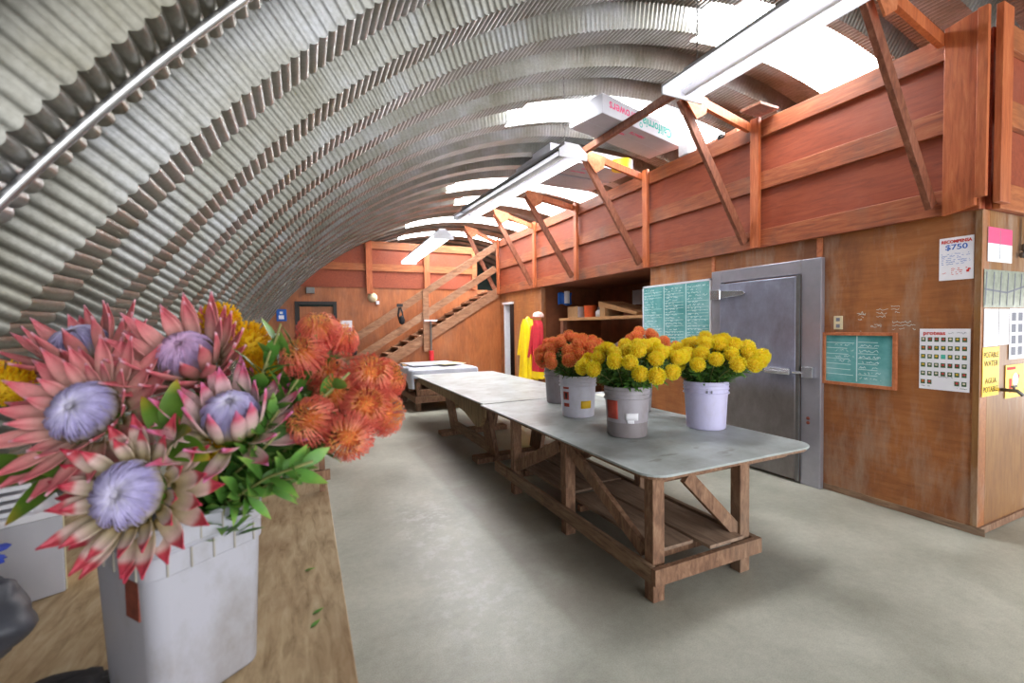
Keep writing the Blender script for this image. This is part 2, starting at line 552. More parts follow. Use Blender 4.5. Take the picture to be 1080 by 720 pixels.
        if bevel:
            md = o.modifiers.new('bevel', 'BEVEL')
            md.width = bevel
            md.segments = 2
            md.limit_method = 'ANGLE'
        if subsurf:
            md = o.modifiers.new('subsurf', 'SUBSURF')
            md.levels = md.render_levels = subsurf
        return o


def tag(o, label, cat, group=None):
    o['label'] = label
    o['category'] = cat
    if group:
        o['group'] = group
    return o


def thing(name, label, cat, loc=(0, 0, 0), rot=(0, 0, 0), group=None):
    o = bpy.data.objects.new(name, None)
    o.empty_display_size = 0.1
    COL.objects.link(o)
    o.location, o.rotation_euler = loc, rot
    return tag(o, label, cat, group)


def struct(o):
    o['kind'] = 'structure'
    return o


def part(name, mb, mat, root, **kw):
    """a mesh given in place coordinates, hung under an unrotated thing"""
    mb.shift(root.location)
    return mb.build(name, mat, root, **kw)


def lettering_mesh(name, cu):
    tmp = bpy.data.objects.new(name, cu)
    COL.objects.link(tmp)
    bpy.context.view_layer.update()
    me = bpy.data.meshes.new_from_object(tmp.evaluated_get(bpy.context.evaluated_depsgraph_get()))
    bpy.data.objects.remove(tmp)
    o = bpy.data.objects.new(name, me)
    COL.objects.link(o)
    return o


def text(name, body, size, loc, rot, mat, parent, sx=1.0, align='CENTER', bold=0.0):
    cu = bpy.data.curves.new(name, 'FONT')
    cu.body = body
    cu.size = size
    cu.align_x = align
    cu.align_y = 'CENTER'
    cu.extrude = 0.0006
    cu.offset = bold
    cu.resolution_u = 3
    cu.materials.append(mat)
    o = lettering_mesh(name, cu)
    o.parent = parent
    o.location = Vector(loc) - Vector(parent.location)
    o.rotation_euler = rot
    o.scale = (sx, 1, 1)
    return o


FACE_W = (PI / 2, 0, -PI / 2)   # writing on the long wall, read from the room (facing -X)
FACE_S = (PI / 2, 0, 0)         # writing on a face that looks towards -Y

# ------------------------------------------------------------------ room shell
WX = 4.19      # face of the cold room wall
YB = 10.70     # back wall
AX, AZ, AR = 3.80, -1.43, 5.42

mb = MB()
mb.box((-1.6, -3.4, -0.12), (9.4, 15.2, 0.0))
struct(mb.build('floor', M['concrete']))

# arch: rings of sheet with cross crimps; a narrow groove between each two rings
PITCH = 0.56
G0 = 1.28
prof = []      # (y, dr, panel index)
k0, k1 = -8, 25
cr = 0.043
th0 = math.acos((AX + 1.49) / AR * 1.0) if False else math.asin(max(-1, min(1, (0 - AZ) / AR)))
TH0, TH1 = th0 - 0.0, PI - th0
ncr = int(AR * (TH1 - TH0) / cr)
SUB = 5
nth = ncr * SUB


def crimp(u):
    a = (u % 1.0)
    return 0.0115 * (abs(math.sin(PI * a)) ** 0.7) - 0.006


def arch_pt(i, y, dr):
    th = PI - (TH0 + (TH1 - TH0) * i / nth)
    r = AR + dr - crimp(i / SUB) * (1.0)
    return (AX + r * math.cos(th), y, AZ + r * math.sin(th))


def th_index_at_x(x):
    th = math.acos(max(-1, min(1, (x - AX) / AR)))
    return int(round((PI - th - TH0) / (TH1 - TH0) * nth))


SKY = {2: (3.12, 6.3), 5: (2.10, 6.3), 10: (2.25, 6.3), 12: (2.75, 6.3), 15: (2.15, 6.3), 18: (2.3, 6.3)}
metal = MB()
skymb = {}
for kk in range(k0, k1):
    y0 = G0 + kk * PITCH
    ring = [(y0, 0.0), (y0 + 0.10, 0.0), (y0 + 0.17, 0.155), (y0 + 0.39, 0.155), (y0 + 0.46, 0.0), (y0 + PITCH, 0.0)]
    lo, hi = (None, None)
    if kk in SKY:
        lo, hi = th_index_at_x(SKY[kk][0]), th_index_at_x(SKY[kk][1])
    def strip(target, i0, i1, pts):
        vs, fs = [], []
        m = len(pts)
        for i in range(i0, i1 + 1):
            for (yy, dr) in pts:
                vs.append(arch_pt(i, yy, dr))
        for i in range(i1 - i0):
            for j in range(m - 1):
                a = i * m + j
                fs.append((a, a + 1, a + m + 1, a + m))
        target.add(vs, fs)
    if lo is None:
        strip(metal, 0, nth, ring)
    else:
        strip(metal, 0, lo, ring)
        strip(metal, hi, nth, ring)
        sm = MB()
        strip(sm, lo, hi, ring)
        skymb[kk] = sm
struct(metal.build('ceiling', M['arch'], smooth=True, sharp=0.75))
for n, kk in enumerate(sorted(skymb)):
    o = struct(skymb[kk].build('window_%d' % (n + 1), M['skylight'], smooth=True, sharp=0.75))
# bead along the nearest seam
mb = MB()
mb.tube([arch_pt(i, G0, -0.024) for i in range(0, nth + 1, SUB)], 0.012, 6)
struct(mb.build('trim_1', M['chrome'], smooth=True))

# end wall far behind the loft
mb = MB()
mb.box((-1.5, 15.05, 0), (9.3, 15.15, 4.3))
struct(mb.build('wall_far', M['dark_green']))

# cold room wall with alcove and doorway
mb = MB()
T = 0.10
H = 2.24
for (a, b, z0, z1) in ((1.44, 4.66, 0, H), (7.68, 8.93, 0, H), (8.93, 9.40, 2.0, H), (9.40, YB, 0, H)):
    mb.box((WX, a, z0), (WX + T, b, z1))
struct(mb.build('wall_right', M['ply'], bevel=0.003))
mb = MB()
mb.box((WX + T, 1.44, 0), (9.2, 1.54, H))
struct(mb.build('wall_side', M['ply_side']))
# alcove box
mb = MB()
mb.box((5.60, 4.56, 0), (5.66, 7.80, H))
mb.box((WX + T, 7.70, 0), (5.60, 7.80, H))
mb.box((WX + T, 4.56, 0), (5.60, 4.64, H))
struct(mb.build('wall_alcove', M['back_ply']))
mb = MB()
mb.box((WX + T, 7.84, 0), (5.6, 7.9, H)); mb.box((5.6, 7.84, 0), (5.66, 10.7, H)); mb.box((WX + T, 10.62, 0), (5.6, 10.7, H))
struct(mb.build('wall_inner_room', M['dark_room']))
# loft deck
mb = MB()
mb.box((WX + 0.02, 1.46, H), (9.2, 9.62, H + 0.10))
mb.box((WX + 0.75, 9.62, H), (9.2, 12.0, H + 0.10))
mb.box((0.2, YB + 0.1, H), (WX + 0.75, 12.0, H + 0.10))
struct(mb.build('floor_loft', M['back_ply']))
# parapet panels
mb = MB()
mb.box((WX - 0.02, 1.44, H), (WX + 0.02, 9.62, 3.44))
struct(mb.build('wall_loft', M['red_ply']))
mb = MB()
mb.box((WX + 0.04, 1.42, H), (9.2, 1.46, 3.44))
struct(mb.build('wall_loft_side', M['red_ply']))
# rails on the parapet, long side and short side
rails = ((2.235, 2.41), (2.80, 2.97), (3.31, 3.47))
n = 2
for (z0, z1) in rails:
    mb = MB()
    mb.box((WX - 0.062, 1.44, z0), (WX - 0.021, 9.62, z1))
    struct(mb.build('trim_%d' % n, M['red_beam'], bevel=0.004)); n += 1
    mb = MB()
    mb.box((WX + 0.06, 1.378, z0), (9.2, 1.419, z1))
    struct(mb.build('trim_%d' % n, M['beam_x'], bevel=0.004)); n += 1
# battens on the wall: corner, above the door; base board
for lo, hi, mt in (((WX - 0.012, 1.44, 0.06), (WX - 0.001, 1.474, 2.23), 'ply_side'), ((WX - 0.014, 2.475, 2.07), (WX - 0.001, 2.52, 2.235), 'gusset'),
               ((WX - 0.014, 3.62, 2.07), (WX - 0.001, 3.66, 2.235), 'gusset'),
               ((WX - 0.006, 1.40, 0.005), (WX - 0.001, 2.45, 0.055), 'old_y'), ((WX - 0.0, 1.425, 0.005), (7.0, 1.439, 0.055), 'old')):
    mb = MB(); mb.box(lo, hi)
    struct(mb.build('trim_%d' % n, M[mt])); n += 1

# back wall, plywood below, red boards and rails above
mb = MB()
mb.box((-1.3, YB, 0), (-0.10, YB + 0.1, 2.42)); mb.box((0.66, YB, 0), (WX + 0.1, YB + 0.1, 2.42)); mb.box((-0.10, YB, 2.05), (0.66, YB + 0.1, 2.42))
struct(mb.build('wall_back', M['ply_far']))
mb = MB()
mb.box((-0.2, YB - 0.02, 2.42), (3.98, YB + 0.06, 3.44))
struct(mb.build('wall_back_upper', M['red_ply']))
for lo, hi in (((-0.1, YB - 0.06, 2.80), (3.98, YB - 0.021, 2.96)), ((1.30, YB - 0.06, 3.30), (3.98, YB - 0.021, 3.47)), ((3.86, YB - 0.065, 2.42), (3.99, YB - 0.022, 3.46))):
    mb = MB(); mb.box(lo, hi)
    struct(mb.build('trim_%d' % n, M['beam_x'])); n += 1
for x, z0, z1 in ((1.39, 2.28, 3.47), (2.71, 1.0, 3.46)):
    mb = MB(); mb.box((x - 0.065, YB - 0.11, z0), (x + 0.065, YB - 0.066, z1))
    struct(mb.build('trim_%d' % n, M['post'])); n += 1
# door in the back wall
mb = MB(); mb.box((-0.06, YB + 0.03, 0), (0.62, YB + 0.07, 1.99))
d = struct(mb.build('door_1', M['ply_far']))
mb = MB(); mb.box((-0.15, YB - 0.02, 0), (-0.08, YB + 0.02, 2.10)); mb.box((0.62, YB - 0.02, 0), (0.69, YB + 0.02, 2.10)); mb.box((-0.08, YB - 0.02, 2.03), (0.62, YB + 0.02, 2.10))
mb.build('door_frame', M['dark_metal'], d)
# doorway in the long wall
mb = MB(); mb.box((WX - 0.03, 9.36, 0), (WX + 0.10, 9.40, 2.0)); mb.box((WX - 0.05, 8.92, 1.985), (WX + 0.02, 9.44, 2.03))
struct(mb.build('trim_%d' % n, M['white_paint'])); n += 1
mb = MB()
mb.grid(lambda u, w: (WX + 0.45 + 0.03 * math.sin(u * 40), 8.95 + u * 0.33 , 0.75 + 1.1 * w), 40, 4)
tag(mb.build('curtain', M['curtain'], smooth=True, solid=0.006), 'violet curtain hanging inside the narrow dark doorway', 'curtain')

# ------------------------------------------------------------------ cold room door
dr = thing('freezer_door', 'wide stainless steel cold room door with strap hinge and lever latch', 'cold room door', (WX, 3.05, 0))
mb = MB()
dr['kind'] = 'thing'
mb.box((WX - 0.055, 2.455, 0), (WX, 2.63, 2.06)); mb.box((WX - 0.055, 3.50, 0), (WX, 3.625, 2.06)); mb.box((WX - 0.055, 2.63, 1.93), (WX, 3.50, 2.06))
part('frame', mb, M['steel_frame'], dr, bevel=0.006)
mb = MB(); mb.box((WX - 0.085, 2.665, 0.03), (WX - 0.004, 3.495, 1.915))
part('door_panel', mb, M['steel'], dr, bevel=0.008)
mb = MB(); mb.box((WX - 0.078, 2.632, 0.02), (WX - 0.056, 2.663, 1.925))
part('gasket', mb, M['grey_metal'], dr)
for z in (1.80, 0.35):
    mb = MB()
    mb.box((WX - 0.105, 3.47, z - 0.05), (WX - 0.056, 3.60, z + 0.05))
    mb.tube([(WX - 0.10, 3.485, z - 0.055), (WX - 0.10, 3.485, z + 0.055)], 0.018, 10)
    h = part('hinge', mb, M['chrome'], dr, bevel=0.004)
    mb = MB(); mb.prism([(WX - 0.103, 3.47, z - 0.04), (WX - 0.103, 3.20, z - 0.022), (WX - 0.103, 3.17, z), (WX - 0.103, 3.20, z + 0.022), (WX - 0.103, 3.47, z + 0.04)], (0.016, 0, 0))
    mb.shift(dr.location)
    mb.build('strap', M['chrome'], h, bevel=0.003)
mb = MB()
mb.box((WX - 0.115, 2.70, 1.005), (WX - 0.086, 2.95, 1.065)); mb.box((WX - 0.135, 2.69, 1.015), (WX - 0.105, 2.93, 1.045))
part('handle', mb, M['chrome'], dr, bevel=0.008)
mb = MB()
mb.box((WX - 0.10, 2.50, 0.99), (WX - 0.056, 2.60, 1.09)); mb.tube([(WX - 0.085, 2.60, 1.03), (WX - 0.115, 2.67, 1.03)], 0.014, 8)
part('latch', mb, M['chrome'], dr, bevel=0.008)
for (y, z) in ((2.56, 0.62), (2.56, 0.58)):
    mb = MB(); mb.lathe([(0, 0.01), (0.014, 0.006), (0.016, 0)], 10)
    mb.v = [(WX - 0.056 - p[2], y + p[0], z + p[1]) for p in mb.v]
    part('bolt', mb, M['rust_label'], dr)


# ------------------------------------------------------------------ chalkboards
def chalk(mb, y0, y1, z0, z1, x, w, rnd, step=0.03):
    """illegible handwriting: small connected strokes, y running to the reader's right"""
    y = y0
    z = (z0 + z1) / 2
    h = (z1 - z0)
    pts = []
    sgn = -1 if y1 < y0 else 1
    while (y - y1) * sgn < 0:
        pts.append((x, y, z + h * (rnd.random() - 0.5)))
        y += sgn * step * (0.3 + rnd.random())
        if rnd.random() < 0.18:
            y += sgn * step * 1.6
            if len(pts) > 1:
                for a, b in zip(pts, pts[1:]):
                    mb.bar(a, b, 0.001, w, (0, 0, 1)) if abs(b[1] - a[1]) > 1e-4 else None
            pts = []
    for a, b in zip(pts, pts[1:]):
        mb.bar(a, b, 0.001, w, (0, 0, 1))


rnd = random.Random(3)
b1 = thing('chalkboard', 'large unframed green chalkboard full of chalk columns between alcove and steel door', 'chalkboard', (WX - 0.03, 4.21, 1.25))
mb = MB(); mb.box((WX - 0.028, 3.665, 1.18), (WX - 0.004, 4.765, 1.985))
part('board', mb, M['board'], b1)
mb = MB()
for lo, hi in (((3.655, 1.17), (3.675, 1.995)), ((4.755, 1.17), (4.775, 1.995)), ((3.655, 1.975), (4.775, 1.997)), ((3.655, 1.17), (4.775, 1.19))):
    mb.box((WX - 0.033, lo[0], lo[1]), (WX - 0.003, hi[0], hi[1]))
part('edge_strip', mb, M['white_paint'], b1)
mb = MB()
X = WX - 0.030
for yl in (4.38, 4.02):
    mb.bar((X, yl, 1.19), (X, yl, 1.97), 0.001, 0.012, (0, 1, 0))
for c0, c1 in ((4.74, 4.42), (4.36, 4.06), (4.00, 3.69)):
    z = 1.93
    while z > 1.22:
        e = c0 + (c1 - c0) * rnd.uniform(0.45, 1.0)
        chalk(mb, c0, e, z - 0.011, z + 0.011, X, 0.0055, rnd, 0.011)
        if rnd.random() < 0.6:
            mb.bar((X, c0, z - 0.027), (X, c1, z - 0.027), 0.001, 0.004, (0, 0, 1))
        z -= 0.036
part('chalk_writing', mb, M['chalk'], b1)

b2 = thing('chalkboard', 'small wood-framed green chalkboard on plywood beside the steel door', 'chalkboard', (WX - 0.02, 2.185, 0.96))
mb = MB(); mb.box((WX - 0.014, 1.935, 0.975), (WX - 0.003, 2.435, 1.375))
part('board', mb, M['board'], b2)
mb = MB()
for (y0, y1, z0, z1) in ((1.91, 1.936, 0.95, 1.40), (2.434, 2.46, 0.95, 1.40), (1.936, 2.434, 0.95, 0.976), (1.936, 2.434, 1.374, 1.40)):
    mb.box((WX - 0.030, y0, z0), (WX - 0.002, y1, z1))
part('frame', mb, M['gusset'], b2, bevel=0.003)
mb = MB()
X = WX - 0.0155
mb.bar((X, 2.19, 0.99), (X, 2.19, 1.37), 0.001, 0.007, (0, 1, 0))
for z in (1.31, 1.265, 1.215, 1.175, 1.13, 1.085, 1.04):
    mb.bar((X, 2.43, z + 0.004), (X, 2.20 + rnd.uniform(0, 0.08), z), 0.001, 0.005, (0, 0, 1))
    mb.bar((X, 2.18, z + 0.01), (X, 2.04, z + 0.008), 0.001, 0.004, (0, 0, 1))
    chalk(mb, 2.17, 2.04 - rnd.uniform(0, 0.05), z - 0.03, z - 0.008, X, 0.0035, rnd, 0.008)
    if rnd.random() < 0.6:
        chalk(mb, 2.36, 2.21, z - 0.03, z - 0.008, X, 0.003, rnd, 0.009)
part('chalk_writing', mb, M['chalk'], b2)

# ------------------------------------------------------------------ posters and papers
p = thing('poster', 'white reward poster with red heading and blue price near the plywood corner', 'poster', (WX - 0.004, 1.58, 1.78))
mb = MB(); mb.box((WX - 0.005, 1.482, 1.775), (WX - 0.002, 1.668, 2.075))
part('sheet', mb, M['paper'], p)
X = WX - 0.0055
text('heading', 'RECOMPENSA', 0.030, (X, 1.575, 2.045), FACE_W, M['red_ink'], p, 0.86, bold=0.0012)
text('price', '$750', 0.052, (X, 1.575, 2.005), FACE_W, M['blue_ink'], p, 1.15, bold=0.0007)
mb = MB()
for i in range(6):
    chalk(mb, 1.655, 1.50 + (0.03 if i % 3 == 2 else 0), 1.955 - i * 0.014, 1.962 - i * 0.014, X, 0.0025, rnd, 0.006)
part('small_print', mb, M['blue_ink'], p)
mb = MB()
for i in range(4):
    chalk(mb, 1.60, 1.54, 1.852 - i * 0.013, 1.858 - i * 0.013, X, 0.0035, rnd, 0.006)
chalk(mb, 1.65, 1.615, 1.822, 1.829, X, 0.003, rnd, 0.006)
mb.box((X - 0.0005, 1.505, 1.825), (X, 1.520, 1.842)); mb.box((X - 0.0005, 1.498, 1.84), (X, 1.512, 1.852)); mb.box((X - 0.0005, 1.516, 1.852), (X, 1.524, 1.858))
part('red_print', mb, M['red_ink'], p)

p = thing('poster', 'white flower chart poster with rows of small pictures below the reward poster', 'poster', (WX - 0.004, 1.635, 0.99))
mb = MB(); mb.box((WX - 0.005, 1.492, 0.985), (WX - 0.002, 1.775, 1.43))
part('sheet', mb, M['paper'], p)
text('heading', 'proteas', 0.040, (X, 1.69, 1.398), FACE_W, M['red_ink'], p, 1.05, bold=0.001)
mb = MB(); chalk(mb, 1.61, 1.505, 1.392, 1.408, X, 0.0022, rnd, 0.009)
part('subtitle', mb, M['grey_ink'], p)
mb = MB()
chm = [plain('chart_green', srgb(58, 92, 52), 0.7), plain('chart_red', srgb(196, 60, 66), 0.7), plain('chart_yellow', srgb(222, 180, 60), 0.7), plain('chart_cream', srgb(222, 206, 186), 0.7), plain('chart_teal', srgb(70, 176, 156), 0.7), plain('chart_orange', srgb(216, 110, 56), 0.7)]
for r in range(6):
    for c in range(7):
        if r == 5 and 2 <= c <= 4:
            continue
        y, z = 1.752 - c * 0.0385, 1.352 - r * 0.0625
        mb.cur = 4 if (r, c) == (2, 3) else 0
        mb.box((X - 0.0004, y - 0.013, z - 0.016), (X, y + 0.013, z + 0.016))
        mb.cur = rnd.choice((1, 2, 3, 5, 1, 3))
        if (r, c) != (2, 3):
            a = [(X - 0.0009, y + 0.008 * math.cos(q * PI / 4), z + 0.003 + 0.008 * math.sin(q * PI / 4)) for q in range(8)]
            mb.prism(a, (0.0005, 0, 0))
part('pictures', mb, chm, p)
mb = MB()
chalk(mb, 1.76, 1.70, 1.006, 1.011, X, 0.0025, rnd, 0.006); chalk(mb, 1.57, 1.50, 1.004, 1.009, X, 0.0025, rnd, 0.006); chalk(mb, 1.68, 1.58, 1.078, 1.083, X, 0.002, rnd, 0.006)
part('captions', mb, M['black_ink'], p)

o = thing('power_outlet', 'cream double outlet on plywood above the small chalkboard', 'outlet', (WX - 0.004, 2.34, 1.42))
mb = MB(); mb.box((WX - 0.012, 2.305, 1.425), (WX - 0.002, 2.375, 1.54)); part('cover_plate', mb, M['cream'], o, bevel=0.003)
for z in (1.455, 1.51):
    mb = MB(); mb.box((WX - 0.014, 2.325, z - 0.015), (WX - 0.0125, 2.355, z + 0.015)); part('socket', mb, M['grey_ink'], o)

mb = MB()
for (y0, y1, z0, z1) in ((2.20, 2.13, 1.40, 1.60), (2.19, 2.14, 1.50, 1.56), (2.06, 1.98, 1.52, 1.60), (1.96, 1.90, 1.55, 1.62), (1.95, 1.80, 1.42, 1.50), (2.10, 2.02, 1.44, 1.47)):
    for q in range(3):
        chalk(mb, y0, y1, z0 + (z1 - z0) * q / 3, z0 + (z1 - z0) * (q + 0.7) / 3, WX - 0.0012, 0.0022, rnd, 0.011)
struct(mb.build('trim_%d' % n, M['chalk'])); n += 1

YS = 1.424     # face of things pinned on the side wall battens plane
def sheet(name, label, x0, x1, z0, z1, mat, cat, y=1.4365):
    t = thing(name, label, cat, ((x0 + x1) / 2, y, z0))
    mb = MB(); mb.box((x0, y - 0.002, z0), (x1, y, z1)); part('sheet', mb, mat, t)
    return t
t = sheet('notice', 'small notice with a pink upper half on the side wall', 4.25, 4.62, 1.89, 2.125, M['paper'], 'notice')
mb = MB(); mb.box((4.25, 1.4338, 2.015), (4.62, 1.4345, 2.125)); part('pink_band', mb, M['pink_ink'], t)
mb = MB(); mb.bar((4.43, 1.434, 1.91), (4.43, 1.434, 2.11), 0.001, 0.006, (1, 0, 0)); part('fold', mb, M['grey_ink'], t)
t = sheet('plastic_sleeve', 'grey clear plastic sleeve sheet pinned above the white papers', 4.205, 5.0, 1.575, 1.835, M['clear_sheet'], 'plastic sleeve', 1.4365)
mb = MB()
for i in range(7):
    mb.bar((4.22 + i * 0.11, 1.433, 1.59), (4.24 + i * 0.11, 1.433, 1.82), 0.001, 0.012, (1, 0, 0))
mb.bar((4.21, 1.4325, 1.70), (4.55, 1.4325, 1.68), 0.001, 0.012, (0, 0, 1)); mb.bar((4.55, 1.4325, 1.68), (4.95, 1.4325, 1.75), 0.001, 0.012, (0, 0, 1))
part('wrinkles', mb, M['grey_ink'], t)
for (x0, x1, z0, z1, lab) in ((4.215, 4.43, 1.305, 1.565, 'blank white paper pinned directly above the potable water sign'), (4.44, 4.60, 1.31, 1.565, 'pale paper between the blank sheet and the picture sheet')):
    t = sheet('paper_sheet', lab, x0, x1, z0, z1, M['paper'], 'paper')
    mb = MB()
    for i in range(5):
        chalk(mb, 0, 0, 0, 0, 0, 0, rnd)
    for i in range(6):
        z = z1 - 0.05 - i * 0.03
        mb.bar((x0 + 0.03, 1.434, z), (x1 - 0.03, 1.434, z + 0.002), 0.001, 0.003, (0, 0, 1))
    part('faint_print', mb, M['grey_card'], t)
t = sheet('picture_sheet', 'white sheet with a column of small dark pictures at the side wall', 4.61, 5.0, 1.20, 1.57, M['paper'], 'paper')
mb = MB()
for r in range(4):
    for c in range(3):
        mb.box((4.64 + c * 0.11, 1.4335, 1.23 + r * 0.083), (4.71 + c * 0.11, 1.434, 1.29 + r * 0.083))
part('pictures', mb, M['grey_ink'], t)
t = sheet('sign', 'yellow potable water sign in two languages on the side wall', 4.205, 4.455, 0.96, 1.30, M['yellow_sign'], 'sign')
for i, (s, z) in enumerate((('POTABLE', 1.245), ('WATER', 1.185), ('AGUA', 1.065), ('POTABLE', 1.005))):
    text('lettering', s, 0.055, (4.33, 1.434, z), FACE_S, M['black_ink'], t, 0.98 if len(s) > 5 else 1.1)
t = sheet('sign', 'yellow picture sign with red marks next to the potable water sign', 4.56, 4.95, 0.92, 1.16, M['yellow_sign'], 'sign')
mb = MB(); mb.box((4.58, 1.4335, 1.125), (4.72, 1.434, 1.145)); mb.box((4.62, 1.4335, 0.96), (4.66, 1.434, 1.06)); mb.bar((4.68, 1.434, 0.98), (4.78, 1.434, 1.08), 0.001, 0.03)
part('red_marks', mb, M['red_ink'], t)
mb = MB(); mb.lathe([(0.0, 0), (0.05, 0)], 14); mb.v = [(4.72 + q[0], 1.4332, 1.05 + q[1]) for q in mb.v]
part('white_patch', mb, M['paper'], t)
t = thing('water_tap', 'small brass tap sticking out between the two yellow signs', 'tap', (4.51, 1.44, 0.985))
mb = MB(); mb.tube([(4.51, 1.44, 0.99), (4.51, 1.36, 0.99), (4.515, 1.33, 0.96)], 0.012, 8); part('spout', mb, M['grey_metal'], t, smooth=True)
mb = MB(); mb.tube([(4.475, 1.375, 1.02), (4.545, 1.375, 1.02)], 0.008, 6); mb.tube([(4.51, 1.375, 0.99), (4.51, 1.375, 1.02)], 0.006, 6); part('handle', mb, M['grey_metal'], t)
t = thing('conduit_pipe', 'grey conduit pipe with an elbow at the side wall top', 'pipe', (4.77, 1.40, 1.93))
mb = MB(); mb.tube([(4.70, 1.405, 1.95), (4.74, 1.40, 1.955), (4.765, 1.40, 1.99), (4.77, 1.40, 2.05), (4.77, 1.40, 2.22)], 0.022, 10); part('pipe', mb, M['grey_metal'], t, smooth=True)
mb = MB(); mb.tube([(4.765, 1.40, 1.985), (4.77, 1.40, 2.03)], 0.032, 10); part('coupling', mb, M['grey_metal'], t)

# ------------------------------------------------------------------ roof brackets on the loft parapet
BY = [1.52, 3.07, 4.645, 6.31, 7.78, 9.58]
TIPX = [3.18, 3.20, 3.20, 3.22, 3.30, 3.35]
TIPZ = [3.62, 3.62, 3.62, 3.60, 3.66, 3.72]
where = ['at the near corner of the loft, rising out of frame', 'second from the loft corner, above the steel door', 'third from the loft corner, carrying the printed box',
         'fourth from the loft corner, above the alcove', 'fifth from the loft corner, next to last before the stairs', 'at the far end of the loft over the stair head']
for i, y in enumerate(BY):
    b = thing('wooden_bracket', 'triangular wooden bracket ' + where[i], 'bracket', (4.11, y, 2.24), group='wooden brackets on the loft parapet')
    mb = MB()
    if i == 0:
        mb.prism([(4.085, y - 0.07, 2.26), (4.085, y + 0.10, 2.22), (4.085, y + 0.10, 3.50), (4.085, y - 0.07, 3.53)], (0.04, 0, 0))
        part('post', mb, M['post'], b, bevel=0.004)
        mb = MB(); mb.box((4.13, 1.34, 2.26), (4.28, 1.378, 3.53)); part('post', mb, M['post'], b, bevel=0.004)
        mb = MB(); mb.box((4.05, 1.385, 2.30), (4.084, 1.44, 3.52)); part('corner_post', mb, M['post'], b, bevel=0.004)
    else:
        mb.box((4.085, y - 0.045, 2.235), (4.126, y + 0.045, 3.50))
        part('post', mb, M['post'], b, bevel=0.004)
    tx, tz = TIPX[i], TIPZ[i]
    yy = y + 0.065 if i else y + 0.12
    mb = MB(); mb.bar((4.10, yy, 3.43), (tx + 0.05, yy, tz - 0.02), 0.04, 0.085); part('arm', mb, M['post'], b, bevel=0.003)
    yy2 = yy + 0.041
    mb = MB(); mb.bar((4.09, yy2, 2.30), (tx + 0.03, yy2, tz - 0.05), 0.04, 0.09); part('brace', mb, M['brace'], b, bevel=0.003)
    mb = MB(); mb.prism([(tx - 0.02, yy - 0.022, tz + 0.03), (tx + 0.30, yy - 0.022, tz - 0.03), (tx + 0.27, yy - 0.022, tz - 0.17), (tx + 0.15, yy - 0.022, tz - 0.24), (tx + 0.02, yy - 0.022, tz - 0.09)][::-1], (0, -0.014, 0))
    part('gusset', mb, M['gusset'], b)
t = tag(MB().bar((3.16, 3.12, 3.61), (3.16, 4.70, 3.61), 0.05, 0.075).build('wooden_rail', M['brace'], bevel=0.003), 'bare wooden rail joining the tips of two brackets under the box', 'rail')
# board resting on a bracket
t = tag(MB().box((3.86, 2.86, 3.512), (4.16, 3.06, 3.537), (0, -0.06, 0.1)).build('wood_offcut', M['brace'], bevel=0.003), 'short dark board lying on the post above the steel door', 'board')


# ------------------------------------------------------------------ fluorescent lamps on chains
def lamp(label, x0, y0, x1, y1, z, lit, tubes, group='shop lights on chains', ww=0.30, refl='white_paint'):
    dv = Vector((x1 - x0, y1 - y0, 0)); L = dv.length
    ang = math.atan2(dv.y, dv.x) - PI / 2
    r = thing('fluorescent_lamp', label, 'lamp', (x0, y0, z), (0, 0, ang), group)
    mb = MB()
    w = ww / 2
    mb.prism([(-w, 0, 0), (-w, 0, 0.012), (-0.05, 0, 0.075), (0.05, 0, 0.075), (w, 0, 0.012), (w, 0, 0), (0.055, 0, 0.06), (-0.055, 0, 0.06)], (0, L, 0))
    mb.build('reflector', M[refl], r)
    for yy in (-0.012, L):
        mb = MB(); mb.prism([(-w, yy, -0.045), (w, yy, -0.045), (w, yy, 0.02), (0.06, yy, 0.085), (-0.06, yy, 0.085), (-w, yy, 0.02)], (0, 0.012, 0))
        mb.build('end_plate', M['white_paint'], r, bevel=0.002)
    for tx, on in tubes:
        mb = MB(); mb.tube([(tx, 0.03, -0.012), (tx, L - 0.02, -0.012)], 0.022, 10)
        mb.build('tube', M['tube'] if on is True else (M['tube_soft'] if on else M['tube_dull']), r, smooth=True)
    mb = MB(); mb.box((-0.05, 0.05, 0.086), (0.05, L - 0.05, 0.115)); mb.build('ballast', M['white_paint'], r)
    for yy in (0.12, L - 0.12):
        p = r.matrix_basis @ Vector((0, yy, 0.1))
        zt = AZ + math.sqrt(AR * AR - (p.x - AX) ** 2) - z - 0.02
        mb = MB()
        nn = max(3, int((zt - 0.1) / 0.03))
        for q in range(nn):
            a, b_ = 0.1 + (zt - 0.1) * q / nn, 0.1 + (zt - 0.1) * (q + 0.8) / nn
            o_ = 0.004 if q % 2 else -0.004
            mb.bar((o_, yy, a), (-o_, yy, b_), 0.006, 0.006)
        mb.build('chain', M['grey_metal'], r)
    return r


r = thing
lamp('large white fluorescent lamp over the near table end, running out of the picture top', 2.36, -0.10, 2.36, 2.30, 3.05, True, ((-0.105, 1), (0.0, False), (0.105, 1)), ww=0.36)
lamp('fluorescent lamp in the middle of the row with one bright tube', 2.19, 3.40, 2.05, 5.95, 3.00, True, ((-0.07, False), (0.10, True)), refl='grey_reflector')
lamp('fluorescent lamp nearest the back wall with two bright tubes', 1.86, 6.30, 1.94, 9.0, 2.80, True, ((-0.08, True), (0.08, True)))


